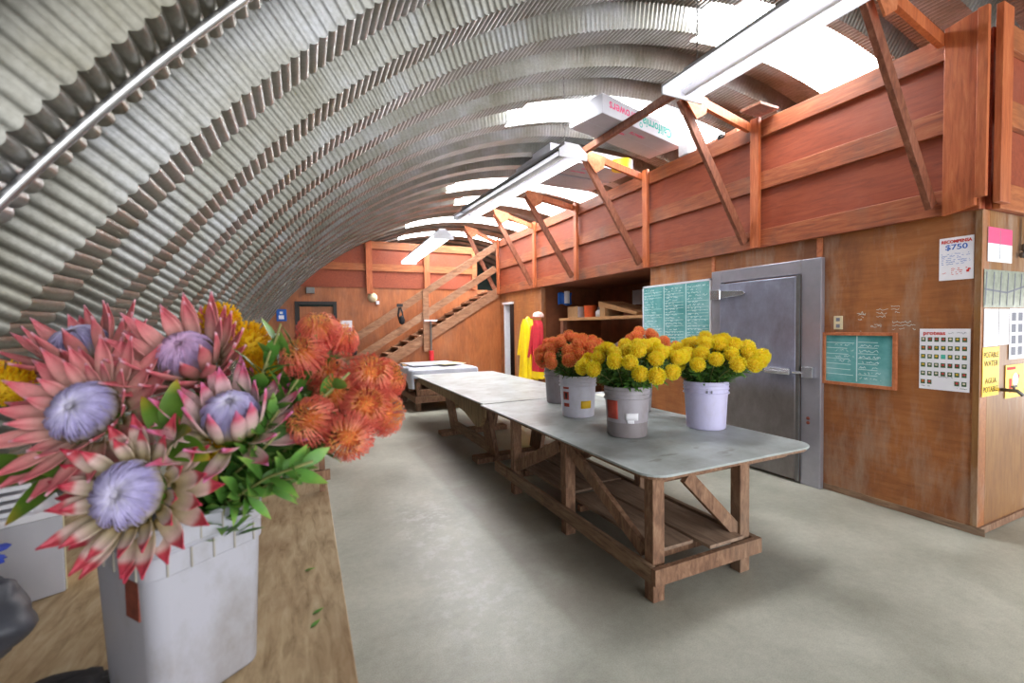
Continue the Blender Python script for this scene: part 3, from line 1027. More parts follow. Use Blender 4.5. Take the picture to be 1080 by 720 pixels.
# ------------------------------------------------------------------ cartons stored on the brackets
def carton(label, loc, rz, L, W, Hh, mat_side, prints):
    r = thing('flower_box', label, 'box', loc, (0, 0, rz), 'flower boxes on the brackets')
    mb = MB(); mb.box((0, 0, 0), (L, W, Hh)); mb.build('carton', M['white_card'], r, bevel=0.004)
    mb = MB(); mb.box((0.004, 0.004, -0.0015), (L - 0.004, W / 2 - 0.004, -0.0005)); mb.box((0.004, W / 2 + 0.004, -0.0015), (L - 0.004, W - 0.004, -0.0005))
    mb.build('bottom_flap', M['grey_card'], r)
    for (s, size, x, yv, zv, m, rot) in prints:
        cu = bpy.data.curves.new('printing', 'FONT')
        cu.body, cu.size, cu.align_x, cu.align_y, cu.extrude, cu.resolution_u, cu.offset = s, size, 'CENTER', 'CENTER', 0.0006, 3, 0.002
        cu.materials.append(M[m])
        o = lettering_mesh('printing', cu)
        o.parent = r; o.location = (x, yv, zv); o.rotation_euler = rot
    return r


UPS = (PI / 2, PI, 0)      # upside down on the side looking towards -Y
UND = (PI, 0, 0)
c1 = carton('long white flower box printed California Growers upside down, on the third bracket', (2.84, 3.84, 3.662), 0.25, 1.5, 0.46, 0.20, None,
            [('California', 0.15, 0.98, -0.001, 0.105, 'teal_ink', UPS), ('Growers', 0.14, 0.36, -0.001, 0.105, 'pink_ink', UPS),
             ('FLOWERS', 0.06, 0.75, 0.12, -0.002, 'pink_ink', UND), ('FRESH', 0.05, 0.55, 0.20, -0.002, 'pink_ink', UND)])
mb = MB()
for cx, cz in ((0.66, 0.05), (1.40, 0.06)):
    mb.cur = 0 if cx < 1 else 1
    mb.lathe([(0.018, 0), (0.03, 0)], 14); mb.v[-28:] = [(cx + q[0], -0.001, cz + q[1]) for q in mb.v[-28:]]
mb.build('emblem', [M['teal_ink'], M['pink_ink']], c1)
carton('white flower box just beyond the printed box, red print on its grey underside', (2.96, 5.12, 3.665), 0.05, 1.4, 0.46, 0.19, None,
       [('California', 0.07, 0.75, 0.16, -0.002, 'pink_ink', UND), ('GROWERS', 0.055, 0.65, 0.30, -0.002, 'pink_ink', UND)])
carton('white flower box farthest from the corner, above the alcove', (2.98, 5.66, 3.665), 0.03, 1.35, 0.5, 0.18, None, [])
t = thing('jug', 'square white plastic jug standing on the loft rail by the printed box', 'jug', (4.20, 4.02, 3.475))
mb = MB(); mb.box((4.12, 3.94, 3.475), (4.28, 4.10, 3.70)); part('body', mb, M['white_paint'], t, bevel=0.015)
mb = MB(); mb.lathe([(0.03, 0), (0.03, 0.04), (0, 0.04)], 12, (4.2, 4.02, 3.70)); part('cap', mb, M['white_card'], t)
t = tag(MB().bar((4.24, 3.35, 3.51), (4.30, 4.0, 3.51), 0.09, 0.07, (0, 0, 1)).build('timber_offcut', M['gusset'], bevel=0.003), 'pale timber offcut lying along the loft rail by the jug', 'timber')
t = tag(MB().lathe([(0, -0.03), (0.03, -0.02), (0.04, 0.01), (0.025, 0.035), (0, 0.04)], 14, (4.19, 3.55, 3.51)).build('knob_cap', M['dark_metal'], smooth=True), 'dark round cap on the loft rail next to pale timber', 'cap')
t = thing('tub', 'round yellow tub lying on the brackets between white boxes', 'tub', (3.90, 4.88, 3.56))
mb = MB(); mb.lathe([(0.0, 0), (0.125, 0), (0.135, 0.10), (0.14, 0.10), (0.14, 0.11), (0, 0.11)], 22, (3.90, 4.88, 3.55)); part('body', mb, M['yellow'], t, smooth=True, sharp=0.6)

# ------------------------------------------------------------------ staircase along the back wall
SY0, SY1 = 9.62, 10.50
st = thing('staircase', 'open wooden staircase climbing along the back wall to the loft', 'staircase', (0.5, 9.62, 0))
def slope(x):
    return 1.16 + 0.588 * (x - 2.0)
for y in (SY0, SY1):
    mb = MB()
    x0 = 0.22
    mb.prism([(x0, y, max(0.0, slope(x0))), (4.12, y, slope(4.12) - 0.01), (4.12, y, slope(4.12) - 0.24), (0.48, y, 0.0), (x0, y, 0.0)], (0, 0.045, 0))
    part('stringer', mb, M['stair'], st, bevel=0.003)
ntr = 18
for i in range(ntr):
    x = 0.35 + i * 0.212
    z = slope(x) - 0.02
    if z < 0.05:
        continue
    mb = MB(); mb.box((x - 0.02, SY0 + 0.046, z), (x + 0.215, SY1 - 0.001, z + 0.035)); part('tread', mb, M['stair'], st)
for (a, b_, c, d_) in ((0.60, 1.07, 4.16, 3.40), (0.62, 0.66, 4.05, 2.82)):
    mb = MB(); mb.bar((a, SY0 - 0.023, b_), (c, SY0 - 0.023, d_), 0.04, 0.15); part('handrail', mb, M['stair'], st, bevel=0.003)
for x, z0, z1 in ((0.69, 0, 1.16), (2.40, 0.98, 2.27)):
    mb = MB(); mb.box((x - 0.065, SY0 - 0.085, z0), (x + 0.065, SY0 - 0.044, z1)); part('newel_post', mb, M['stair'], st, bevel=0.003)
# plywood boxing under the stairs
mb = MB()
mb.prism([(0.75, SY0 + 0.05, 0), (4.189, SY0 + 0.05, 0), (4.189, SY0 + 0.05, slope(4.18) - 0.12), (0.75, SY0 + 0.05, slope(0.75) - 0.10)], (0, 0.02, 0))
struct(mb.build('wall_under_stairs', M['ply_far']))
# things hung on the rail
for x, z, lab in ((0.89, 1.30, 'black strap bundle hanging on the lower part of the stair rail'), (1.86, 1.92, 'black strap bundle hanging higher on the stair rail, near the post')):
    t = thing('strap_bundle', lab, 'straps', (x, SY0 - 0.06, z - 0.4), group='strap bundles on the stair rail')
    mb = MB(); mb.tube([(x - 0.02, SY0 - 0.06, z), (x - 0.05, SY0 - 0.07, z - 0.16), (x - 0.02, SY0 - 0.075, z - 0.30), (x + 0.05, SY0 - 0.075, z - 0.24), (x + 0.04, SY0 - 0.07, z - 0.1), (x, SY0 - 0.06, z)], 0.018, 6); part('loop', mb, M['black_cloth'], t, smooth=True)
    mb = MB(); mb.lathe([(0, 0), (0.05, 0.03), (0.065, 0.10), (0.045, 0.17), (0, 0.2)], 10, (x + 0.02, SY0 - 0.10, z - 0.36)); part('pouch', mb, M['black_cloth'], t, smooth=True)
    mb = MB(); mb.box((x - 0.07, SY0 - 0.075, z + 0.02), (x + 0.05, SY0 - 0.046, z + 0.08)); part('clip', mb, M['dark_metal'], t)
t = thing('standpipe', 'thin grey pipe with cross handle and red lower sleeve before the stairs', 'pipe', (2.48, 9.48, 0))
mb = MB(); mb.tube([(2.48, 9.48, 0.98), (2.48, 9.48, 1.66)], 0.022, 8); part('pipe', mb, M['grey_metal'], t)
mb = MB(); mb.tube([(2.48, 9.48, 0), (2.48, 9.48, 1.0)], 0.055, 10); part('sleeve', mb, M['red_paint'], t)
mb = MB(); mb.tube([(2.34, 9.48, 1.64), (2.62, 9.48, 1.64)], 0.018, 6); mb.tube([(2.48, 9.40, 1.64), (2.48, 9.56, 1.64)], 0.018, 6); part('cross_handle', mb, M['white_paint'], t)
# small fittings on the back wall
t = tag(MB().box((0.08, YB - 0.08, 2.27), (0.25, YB - 0.001, 2.40)).build('junction_box', M['grey_metal'], bevel=0.006), 'small grey box on the back wall above the door', 'box')
t = thing('sign', 'small blue and white sign by the arch on the back wall', 'sign', (-0.41, YB, 1.70))
mb = MB(); mb.box((-0.50, YB - 0.01, 1.68), (-0.31, YB - 0.001, 1.93)); part('panel', mb, M['blue_ink'], t)
mb = MB(); mb.box((-0.46, YB - 0.013, 1.72), (-0.36, YB - 0.0105, 1.80)); mb.box((-0.44, YB - 0.013, 1.83), (-0.38, YB - 0.0105, 1.88)); part('white_mark', mb, M['paper'], t)
t = thing('notice', 'white notice with pink print beside the brown back door', 'notice', (0.84, YB, 1.36))
mb = MB(); mb.box((0.74, YB - 0.008, 1.36), (1.0, YB - 0.001, 1.68)); part('sheet', mb, M['paper'], t)
mb = MB(); mb.box((0.77, YB - 0.010, 1.40), (0.97, YB - 0.0085, 1.52)); part('print', mb, M['pink_ink'], t)
t = thing('alarm_bell', 'round cream alarm bell under the back wall post', 'bell', (1.50, YB, 2.17))
mb = MB(); mb.lathe([(0, 0.09), (0.06, 0.08), (0.10, 0.04), (0.11, 0)], 18); mb.v = [(1.46 + q[0], YB - 0.001 - q[2], 2.20 + q[1]) for q in mb.v]; part('dome', mb, M['cream'], t, smooth=True)
mb = MB(); mb.box((1.53, YB - 0.06, 2.04), (1.60, YB - 0.001, 2.12)); part('striker_box', mb, M['white_paint'], t, bevel=0.004)
t = tag(MB().box((-0.70, YB - 0.008, 1.24), (-0.45, YB - 0.001, 1.42)).build('notice', M['paper']), 'pale paper low on the back wall by the arch', 'notice')

# ------------------------------------------------------------------ alcove contents
sh = thing('shelf', 'long wooden shelf across the dark alcove', 'shelf', (4.6, 6.2, 0))
mb = MB(); mb.box((4.42, 4.65, 1.585), (5.20, 7.40, 1.63)); part('plank', mb, M['tray'], sh)
mb = MB(); mb.box((4.42, 7.26, 0), (4.51, 7.35, 1.584)); part('upright', mb, M['brace'], sh)
mb = MB(); mb.box((5.1, 5.0, 0), (5.18, 5.08, 1.584)); part('upright', mb, M['brace'], sh)
t = thing('cardboard_box', 'small brown cardboard box with white end on the alcove shelf', 'box', (4.72, 7.1, 1.631))
mb = MB(); mb.box((4.56, 6.98, 1.631), (4.88, 7.32, 1.84)); part('carton', mb, M['cardboard'], t, bevel=0.003)
mb = MB(); mb.box((4.57, 6.974, 1.64), (4.87, 6.979, 1.83)); part('white_end', mb, M['paper'], t)
t = tag(MB().lathe([(0, 0), (0.10, 0), (0.115, 0.2), (0.118, 0.21), (0, 0.21)], 18, (4.66, 6.72, 1.631)).build('pot', M['orange_plastic'], smooth=True, sharp=0.6), 'orange plastic pot on the alcove shelf', 'pot')
t = thing('jar', 'small white jar on the alcove shelf between pot and tray', 'jar', (4.62, 6.38, 1.631))
mb = MB(); mb.lathe([(0, 0), (0.07, 0), (0.07, 0.09), (0.04, 0.12)], 14, (4.62, 6.38, 1.631)); part('body', mb, M['white_paint'], t, smooth=True)
mb = MB(); mb.lathe([(0.035, 0.12), (0.035, 0.17), (0, 0.17)], 14, (4.62, 6.38, 1.631)); part('lid', mb, M['grey_metal'], t)
t = thing('wooden_tray', 'slanted wooden tray leaning on the alcove shelf', 'tray', (4.75, 5.75, 1.631))
mb = MB(); mb.prism([(4.5, 6.25, 1.80), (4.5, 6.25, 1.89), (4.5, 5.30, 1.68), (4.5, 5.30, 1.632)], (0.5, 0, 0)); part('board', mb, M['tray'], t, bevel=0.003)
mb = MB(); mb.box((4.52, 6.10, 1.632), (4.9, 6.24, 1.80)); part('support_block', mb, M['cardboard'], t)
t = tag(MB().lathe([(0, 0), (0.12, 0.01), (0.15, 0.09), (0.10, 0.17), (0, 0.19)], 14, (4.70, 5.10, 1.631)).build('bundle', M['grey_card'], smooth=True), 'rounded grey bundle at the end of the alcove shelf', 'bundle')
t = tag(MB().lathe([(0, 0), (0.05, 0), (0.05, 0.1), (0, 0.1)], 12, (4.56, 4.86, 1.631)).build('tin', M['grey_metal'], smooth=True, sharp=0.6), 'small grey tin on the shelf behind the big chalkboard', 'tin')
t = thing('hanging_bag', 'blue and white bag hanging high in the alcove corner', 'bag', (4.75, 7.6, 1.75))
mb = MB(); mb.grid(lambda u, w: (4.52 + 0.30 * u, 7.58 + 0.05 * math.sin(u * 9) * math.sin(PI * w), 1.90 + 0.22 * w + 0.02 * math.sin(u * 7)), 10, 8); part('bag', mb, M['blue_ink'], t, smooth=True, solid=0.03)
mb = MB(); mb.grid(lambda u, w: (4.62 + 0.12 * u, 7.52 + 0.02 * math.sin(u * 9), 1.92 + 0.24 * w), 6, 6); part('white_rag', mb, M['paper'], t, smooth=True, solid=0.01)
t = tag(MB().box((5.56, 6.42, 1.86), (5.595, 6.66, 2.12)).build('paper_sheet', M['paper']), 'white paper pinned on the alcove back wall', 'paper')
t = tag(MB().box((5.2, 4.645, 1.86), (5.38, 4.66, 2.0)).build('paper_tag', M['cream']), 'small tan card on the alcove end wall', 'card')
t = tag(MB().grid(lambda u, w: (4.75 + 0.5 * w, 5.0 + 2.0 * u, 0.70 + 0.62 * (1 - (2 * u - 0.9) ** 2 * 0.9) * (0.6 + 0.4 * math.sin(PI * w)) + 0.03 * math.sin(u * 17)), 24, 8).build('covered_heap', M['grey_card'], smooth=True, solid=0.02), 'grey covered heap under the alcove shelf', 'heap')
t = thing('bench_shelf', 'low wooden shelf under the covered heap in the alcove', 'shelf', (4.9, 6, 0))
mb = MB(); mb.box((4.6, 4.7, 0.62), (5.5, 7.2, 0.66)); part('plank', mb, M['brace'], t)
for y in (4.8, 7.1):
    mb = MB(); mb.box((4.62, y - 0.04, 0), (4.70, y + 0.04, 0.62)); part('leg', mb, M['brace'], t)


def coat(name, label, cx, cy, z0, z1, w0, w1, mat, depth=0.10, folds=7):
    t = thing(name, label, 'jacket', (cx, cy, z0))
    def fn(u, w):
        a = 2 * PI * u
        ww = w0 + (w1 - w0) * (w ** 0.8)
        if w > 0.86:
            ww *= max(0.15, math.sqrt(max(0.0, 1 - ((w - 0.86) / 0.15) ** 2)))
        rr = 1 + 0.22 * math.sin(folds * a + 1.3 * w) * (1 - w * 0.7)
        return (cx + depth * math.sin(a) * rr - 0.02, cy + ww / 2 * math.cos(a) * rr, z0 + (z1 - z0) * w)
    part('body', MB().grid(fn, 72, 14), mat, t, smooth=True)
    def sl(u, w):
        a = 2 * PI * u
        return (cx - 0.07 + 0.045 * math.sin(a) - 0.02 * w, cy + w1 * 0.28 + 0.05 * math.cos(a) + 0.16 * w, z1 - 0.10 - 0.62 * w)
    part('sleeve', MB().grid(sl, 14, 8), mat, t, smooth=True)
    return t


t = coat('raincoat', 'long yellow raincoat hanging on the plywood by the alcove', 4.06, 7.98, 0.45, 1.63, 0.62, 0.34, M['yellow'])
mb = MB(); mb.lathe([(0.02, 0), (0.05, 0.03), (0.02, 0.07)], 10, (4.05, 7.98, 1.61)); part('collar', mb, M['yellow'], t)
t = coat('red_jacket', 'red jacket hanging between the raincoat and the alcove opening', 4.08, 7.58, 0.55, 1.60, 0.36, 0.26, M['red'], 0.08, 5)
mb = MB(); mb.grid(lambda u, w: (4.08 - 0.02 + 0.105 * math.sin(2 * PI * u), 7.58 + 0.22 * math.cos(2 * PI * u), 0.50 + 0.13 * w), 24, 2); part('yellow_hem', mb, M['yellow'], t, smooth=True)
t = thing('cap', 'pale pink cap on the peg above the red jacket', 'cap', (4.08, 7.60, 1.68))
mb = MB(); mb.lathe([(0.11, 0), (0.105, 0.05), (0.07, 0.09), (0, 0.105)], 18, (4.08, 7.60, 1.66)); part('crown', mb, plain('pale_pink', srgb(236, 196, 186), 0.7), t, smooth=True)
mb = MB(); mb.box((3.95, 7.56, 1.655), (4.10, 7.70, 1.668)); part('brim', mb, M['red'], t, bevel=0.005)


# ------------------------------------------------------------------ packing tables
def rounded(x0, x1, y0, y1, r, corners=(1, 1, 1, 1)):
    pts = []
    for (cx, cy, a0, on) in ((x0 + r, y0 + r, PI, corners[0]), (x1 - r, y0 + r, 1.5 * PI, corners[1]), (x1 - r, y1 - r, 0, corners[2]), (x0 + r, y1 - r, PI / 2, corners[3])):
        if on:
            for i in range(7):
                a = a0 + PI / 2 * i / 6
                pts.append((cx + r * math.cos(a), cy + r * math.sin(a)))
        else:
            sx = x0 if cx < (x0 + x1) / 2 else x1
            sy = y0 if cy < (y0 + y1) / 2 else y1
            pts.append((sx, sy))
    return pts


TZ = 0.70
tb = thing('packing_table', 'near grey-topped packing table holding the flower buckets', 'table', (2.2, 3.0, 0))
mb = MB(); mb.prism([(x, y, TZ - 0.014) for x, y in rounded(1.62, 3.0, 1.79, 4.30, 0.13, (1, 1, 0, 0))], (0, 0, 0.014)); part('tabletop', mb, M['sheet'], tb, bevel=0.003)
mb = MB(); mb.prism([(x, y, TZ - 0.030) for x, y in rounded(1.63, 2.98, 1.80, 4.29, 0.12, (1, 1, 0, 0))], (0, 0, 0.0155)); part('top_backing', mb, M['old'], tb)
for y in (1.955, 2.83, 3.55, 4.2):
    mb = MB(); mb.box((1.76, y - 0.02, TZ - 0.10), (2.9, y + 0.02, TZ - 0.0305)); part('bearer', mb, M['old'], tb)
LX, RX = 1.70, 2.37
legs = [(LX, 1.87), (LX, 2.75), (LX, 3.62), (RX, 1.87), (RX, 2.75), (RX, 3.62)]
for (x, y) in legs:
    mb = MB(); mb.box((x - 0.04, y - 0.035, 0), (x + 0.04, y + 0.035, TZ - 0.031)); part('leg', mb, M['old'], tb, bevel=0.004)
for x in (LX - 0.058, RX + 0.058):
    mb = MB(); mb.box((x - 0.018, 1.815, 0.125), (x + 0.018, 3.95, 0.215)); part('side_rail', mb, M['old_y'], tb, bevel=0.004)
for y in (1.815, 3.68):
    mb = MB(); mb.box((LX - 0.076, y - 0.036, 0.125), (RX + 0.076, y - 0.001, 0.215)); part('end_rail', mb, M['old'], tb, bevel=0.004)
mb = MB(); mb.bar((LX - 0.01, 2.72, TZ - 0.06), (LX - 0.01, 1.93, 0.24), 0.035, 0.08, (0, 0, 1)); part('brace', mb, M['old'], tb, bevel=0.003)
mb = MB(); mb.bar((LX - 0.01, 2.83, TZ - 0.08), (LX - 0.01, 3.57, 0.26), 0.035, 0.09, (0, 0, 1)); part('brace', mb, M['old'], tb, bevel=0.003)
mb = MB(); mb.bar((1.93, 1.87, TZ - 0.06), (2.34, 1.87, 0.24), 0.035, 0.08, (0, 0, 1)); part('brace', mb, M['old'], tb, bevel=0.003)
mb = MB(); mb.bar((RX - 0.01, 2.80, TZ - 0.06), (RX - 0.01, 3.57, 0.26), 0.035, 0.08, (0, 0, 1)); part('brace', mb, M['old'], tb, bevel=0.003)
for y in (1.95, 2.68, 3.55):
    mb = MB(); mb.bar((LX + 0.045, y, 0.195), (RX - 0.045, y, 0.195), 0.04, 0.04); part('cross_bearer', mb, M['old'], tb)
# loose boards lying on the lower frame
for i, (x0, x1, y0, y1, z, rz, lab) in enumerate(((1.76, 2.02, 1.90, 2.80, 0.232, 0.0, 'grey board on the table under-frame, near front leg'),
                                             (2.03, 2.30, 1.79, 2.88, 0.242, 0.0, 'long grey board jutting past the front rail under the near table'),
                                             (1.76, 2.02, 2.86, 3.75, 0.232, 0.01, 'dark board on the table under-frame at its far side'),
                                             (2.03, 2.32, 2.92, 3.80, 0.242, -0.02, 'wide board with dark knots on the table under-frame'))):
    mb = MB(); mb.box((x0, y0, z - 0.008), (x1, y1, z + 0.012), (0, 0, rz))
    tag(mb.build('loose_board', M['shelfboard'], bevel=0.003), lab, 'board', 'boards on the table under-frame')

t2 = thing('packing_table', 'far grey-topped packing table on trestle feet', 'table', (2.3, 5.9, 0))
mb = MB(); mb.prism([(1.66, 4.32, TZ - 0.014), (3.05, 4.32, TZ - 0.014), (3.05, 7.45, TZ - 0.014), (1.66, 7.55, TZ - 0.014)], (0, 0, 0.016)); part('tabletop', mb, M['sheet'], t2, bevel=0.003)
mb = MB(); mb.prism([(1.69, 4.40, TZ - 0.015), (1.69, 7.30, TZ - 0.015), (1.69, 7.30, TZ - 0.10), (1.69, 6.2, TZ - 0.13), (1.69, 5.5, TZ - 0.14), (1.69, 5.0, TZ - 0.20), (1.69, 4.62, TZ - 0.30), (1.69, 4.52, TZ - 0.28), (1.69, 4.40, TZ - 0.16)], (0.04, 0, 0))
part('apron', mb, wood('raw_apron', srgb(96, 72, 46), srgb(136, 108, 74), srgb(164, 136, 98), (9, 9, 1), 5, 0.75, srgb(90, 66, 44), 0.6), t2)
mb = MB(); mb.box((1.74, 4.42, TZ - 0.10), (2.95, 4.46, TZ - 0.015)); mb.box((1.74, 7.2, TZ - 0.10), (2.95, 7.24, TZ - 0.015)); part('end_bearer', mb, M['old'], t2)
for y in (4.66, 6.05):
    mb = MB(); mb.bar((1.80, y, TZ - 0.03), (1.90, y, 0.06), 0.26, 0.05, (1, 0, 0)); part('leg', mb, M['old'], t2, bevel=0.003)
    mb = MB(); mb.bar((2.55, y, TZ - 0.03), (2.45, y, 0.06), 0.26, 0.05, (1, 0, 0)); part('leg', mb, M['old'], t2, bevel=0.003)
    mb = MB(); mb.box((1.68, y - 0.09, 0), (2.66, y + 0.09, 0.06)); part('foot', mb, M['old'], t2, bevel=0.004)
mb = MB(); mb.bar((1.88, 4.66, 0.14), (1.88, 6.05, 0.14), 0.04, 0.12); part('stretcher', mb, M['old_y'], t2)

t3 = thing('pallet_table', 'low timber table on a pallet base under the white cloth', 'table', (2.3, 8.7, 0))
mb = MB(); mb.box((1.78, 7.95, 0.715), (2.88, 9.30, 0.745)); part('tabletop', mb, M['old'], t3)
for x in (1.84, 2.80):
    for y in (8.02, 9.2):
        mb = MB(); mb.box((x - 0.04, y - 0.04, 0), (x + 0.04, y + 0.04, 0.714)); part('leg', mb, M['old'], t3)
mb = MB(); mb.box((1.76, 7.88, 0.16), (2.88, 9.3, 0.27)); part('pallet_deck', mb, M['old'], t3, bevel=0.004)
for y in (8.0, 8.6, 9.2):
    mb = MB(); mb.bar((1.80, y, 0.335), (2.86, y, 0.335), 0.12, 0.10); part('crate_slat', mb, M['old'], t3)
cl = MB()
def clothf(u, w):
    # u across (X) beyond the edges, w along Y beyond the near edge
    X0, X1, Y0, Y1 = 1.74, 2.92, 7.91, 9.36
    a = -0.36 + u * (X1 - X0 + 0.72)
    b_ = -0.30 + w * (Y1 - Y0 + 0.30)
    x = X0 + min(max(a, 0), X1 - X0); dx = max(0, -a) + max(0, a - (X1 - X0))
    y = Y0 + max(b_, 0); dy = max(0, -b_)
    z = 0.755 - max(dx, dy * 0.55) * 0.95
    s = -1 if a < 0 else 1
    x += s * (0.02 + 0.03 * math.sin(b_ * 9)) * (dx > 0)
    y -= (0.015 + 0.02 * math.sin(a * 11)) * (dy > 0)
    if a < 0 and b_ > 0.5:
        z = max(z, 0.755 - max(0, 0.30 - (b_ - 0.5) * 0.5) * (dx / 0.36) - 0.02)
    return (x, y, z + 0.004 * math.sin(7 * a) * math.sin(9 * b_))
tag(cl.grid(clothf, 34, 30).build('tablecloth', M['cloth'], smooth=True, solid=0.004), 'white cloth draped over the low table before the stairs', 'tablecloth')
for i, (x0, y0, x1, y1, rz, mt, lab) in enumerate(((1.80, 8.35, 2.75, 9.25, 0.05, 'white_card', 'large pale board lying on the white cloth'),
                                         (1.76, 8.7, 2.3, 9.45, -0.1, 'cardboard', 'brown cardboard sheet under the pale board on white cloth'),
                                         (2.30, 8.20, 2.80, 8.60, 0.3, 'cream', 'small cream sheet on the cloth, front of the pale board'))):
    z = (0.785, 0.772, 0.798)[i]
    mb = MB(); mb.box((x0, y0, z - 0.005), (x1, y1, z + 0.006), (0, 0, rz))
    tag(mb.build('flat_board', M[mt]), lab, 'board', 'boards on the white cloth')

t = thing('barrel', 'white barrel with a rusty base standing on the floor behind the tables', 'barrel', (3.36, 4.45, 0))
mb = MB(); mb.lathe([(0, 0), (0.27, 0), (0.285, 0.02), (0.30, 0.20), (0.305, 0.22), (0.30, 0.24), (0.30, 0.44), (0.305, 0.46), (0.29, 0.60), (0.27, 0.62), (0, 0.62)], 36); mb.build('body', M['barrel'], t, smooth=True, sharp=0.7)
mb = MB(); mb.lathe([(0.272, 0.615), (0.285, 0.63), (0.272, 0.645)], 36); mb.build('rim', M['white_paint'], t, smooth=True)

# ------------------------------------------------------------------ buckets
def bucket(label, loc, mat, r0=0.140, r1=0.160, h=0.36, seed=0, low=None):
    t = thing('bucket', label, 'bucket', loc, group='flower buckets on the near table')
    w = 0.003
    prof = [(0, 0.0), (r0 - 0.006, 0.0), (r0, 0.006)]
    if low:
        prof2 = list(prof) + [(r0 + (r1 - r0) * 0.28, h * 0.30)]
        MB().lathe(prof2, 40).build('muddy_base', low, t, smooth=True, sharp=0.6)
        prof = [(r0 + (r1 - r0) * 0.28, h * 0.30)]
    prof += [(r0 + (r1 - r0) * 0.72, h * 0.74), (r1 + 0.006, h * 0.745), (r1 + 0.006, h * 0.765), (r1 - 0.003, h * 0.77), (r1 - 0.002, h * 0.83), (r1 + 0.005, h * 0.835), (r1 + 0.005, h * 0.85), (r1, h * 0.855), (r1, h * 0.91), (r1 + 0.005, h * 0.915), (r1 + 0.005, h * 0.925), (r1, h * 0.93), (r1 + 0.001, h - 0.004), (r1 - 0.002, h), (r1 - 0.006, h - 0.004), (r1 - 0.01, h * 0.72), (r0 - 0.006, 0.02), (0, 0.02)]
    MB().lathe(prof, 40).build('body', mat, t, smooth=True, sharp=0.6)
    return t


def decal(root, ang, z, w, h, mat, name, r=0.146, slope_=0.05, n=6, holes=False):
    """a label curved round the bucket wall; ang is the direction it faces"""
    mb = MB()
    def fn(u, q):
        a = ang + (u - 0.5) * w / r
        rr = r + 0.0012 + (z + (q - 0.5) * h - 0.18) * slope_
        return (rr * math.cos(a), rr * math.sin(a), z + (q - 0.5) * h)
    mb.grid(fn, n, 2)
    return mb.build(name, mat, root, smooth=True, solid=0.0006)


def cam_ang(x, y):
    return math.atan2(-y, -x)


TT = TZ + 0.001
bk = {}
bk['grey'] = bucket('grimy grey bucket with a torn label, nearest the table front', (2.115, 2.60, TT), M['grey_bucket'], low=M['grey_bucket_low'])
bk['white'] = bucket('clean white bucket with a yellow sticker, behind the grimy one', (2.19, 3.36, TT), M['white_bucket'])
bk['violet'] = bucket('pale lilac bucket of yellow flowers close to the table far edge', (2.79, 2.50, TT), M['violet_bucket'])
bk['hidden_grey'] = bucket('grey bucket mostly hidden behind the clean white bucket', (2.42, 4.05, TT), M['grey_bucket'])
bk['pale'] = bucket('off-white bucket mostly hidden behind the grimy grey bucket', (2.78, 3.30, TT), M['pail'])
a = cam_ang(2.115, 2.60)
o = decal(bk['grey'], a - 0.75, 0.20, 0.10, 0.13, M['label_red'], 'red_label', 0.153)
mb = MB()
def on_bucket(rb, an, z, off=0.003):
    return (rb * math.cos(an), rb * math.sin(an), z)
o = decal(bk['grey'], a + 0.22, 0.155, 0.09, 0.05, M['paper'], 'torn_label', 0.1515)
o = decal(bk['grey'], a + 0.16, 0.125, 0.05, 0.035, M['paper'], 'torn_label', 0.1505)
a = cam_ang(2.19, 3.36)
o = decal(bk['white'], a - 0.70, 0.26, 0.06, 0.02, M['label_red'], 'warning_label', 0.155)
o = decal(bk['white'], a - 0.72, 0.19, 0.06, 0.07, M['label_red'], 'warning_label', 0.153)
mbq = decal(bk['white'], a - 0.70, 0.19, 0.022, 0.05, M['black_ink'], 'label_figure', 0.1545)
o = decal(bk['white'], a - 0.72, 0.11, 0.06, 0.03, M['label_red'], 'warning_label', 0.151)
o = decal(bk['white'], a + 0.50, 0.115, 0.10, 0.065, M['yellow_sign'], 'yellow_sticker', 0.1505)
a = cam_ang(2.79, 2.50)
o = decal(bk['violet'], a + 0.05, 0.296, 0.014, 0.028, M['grey_ink'], 'stamp_mark', 0.161, 0.0)
o = decal(bk['violet'], a + 0.25, 0.29, 0.010, 0.022, M['grey_ink'], 'stamp_mark', 0.161, 0.0)


# ------------------------------------------------------------------ pincushion blooms
def sph(rnd):
    while True:
        v = Vector((rnd.uniform(-1, 1), rnd.uniform(-1, 1), rnd.uniform(-1, 1)))
        if 0.05 < v.length < 1:
            return v.normalized()


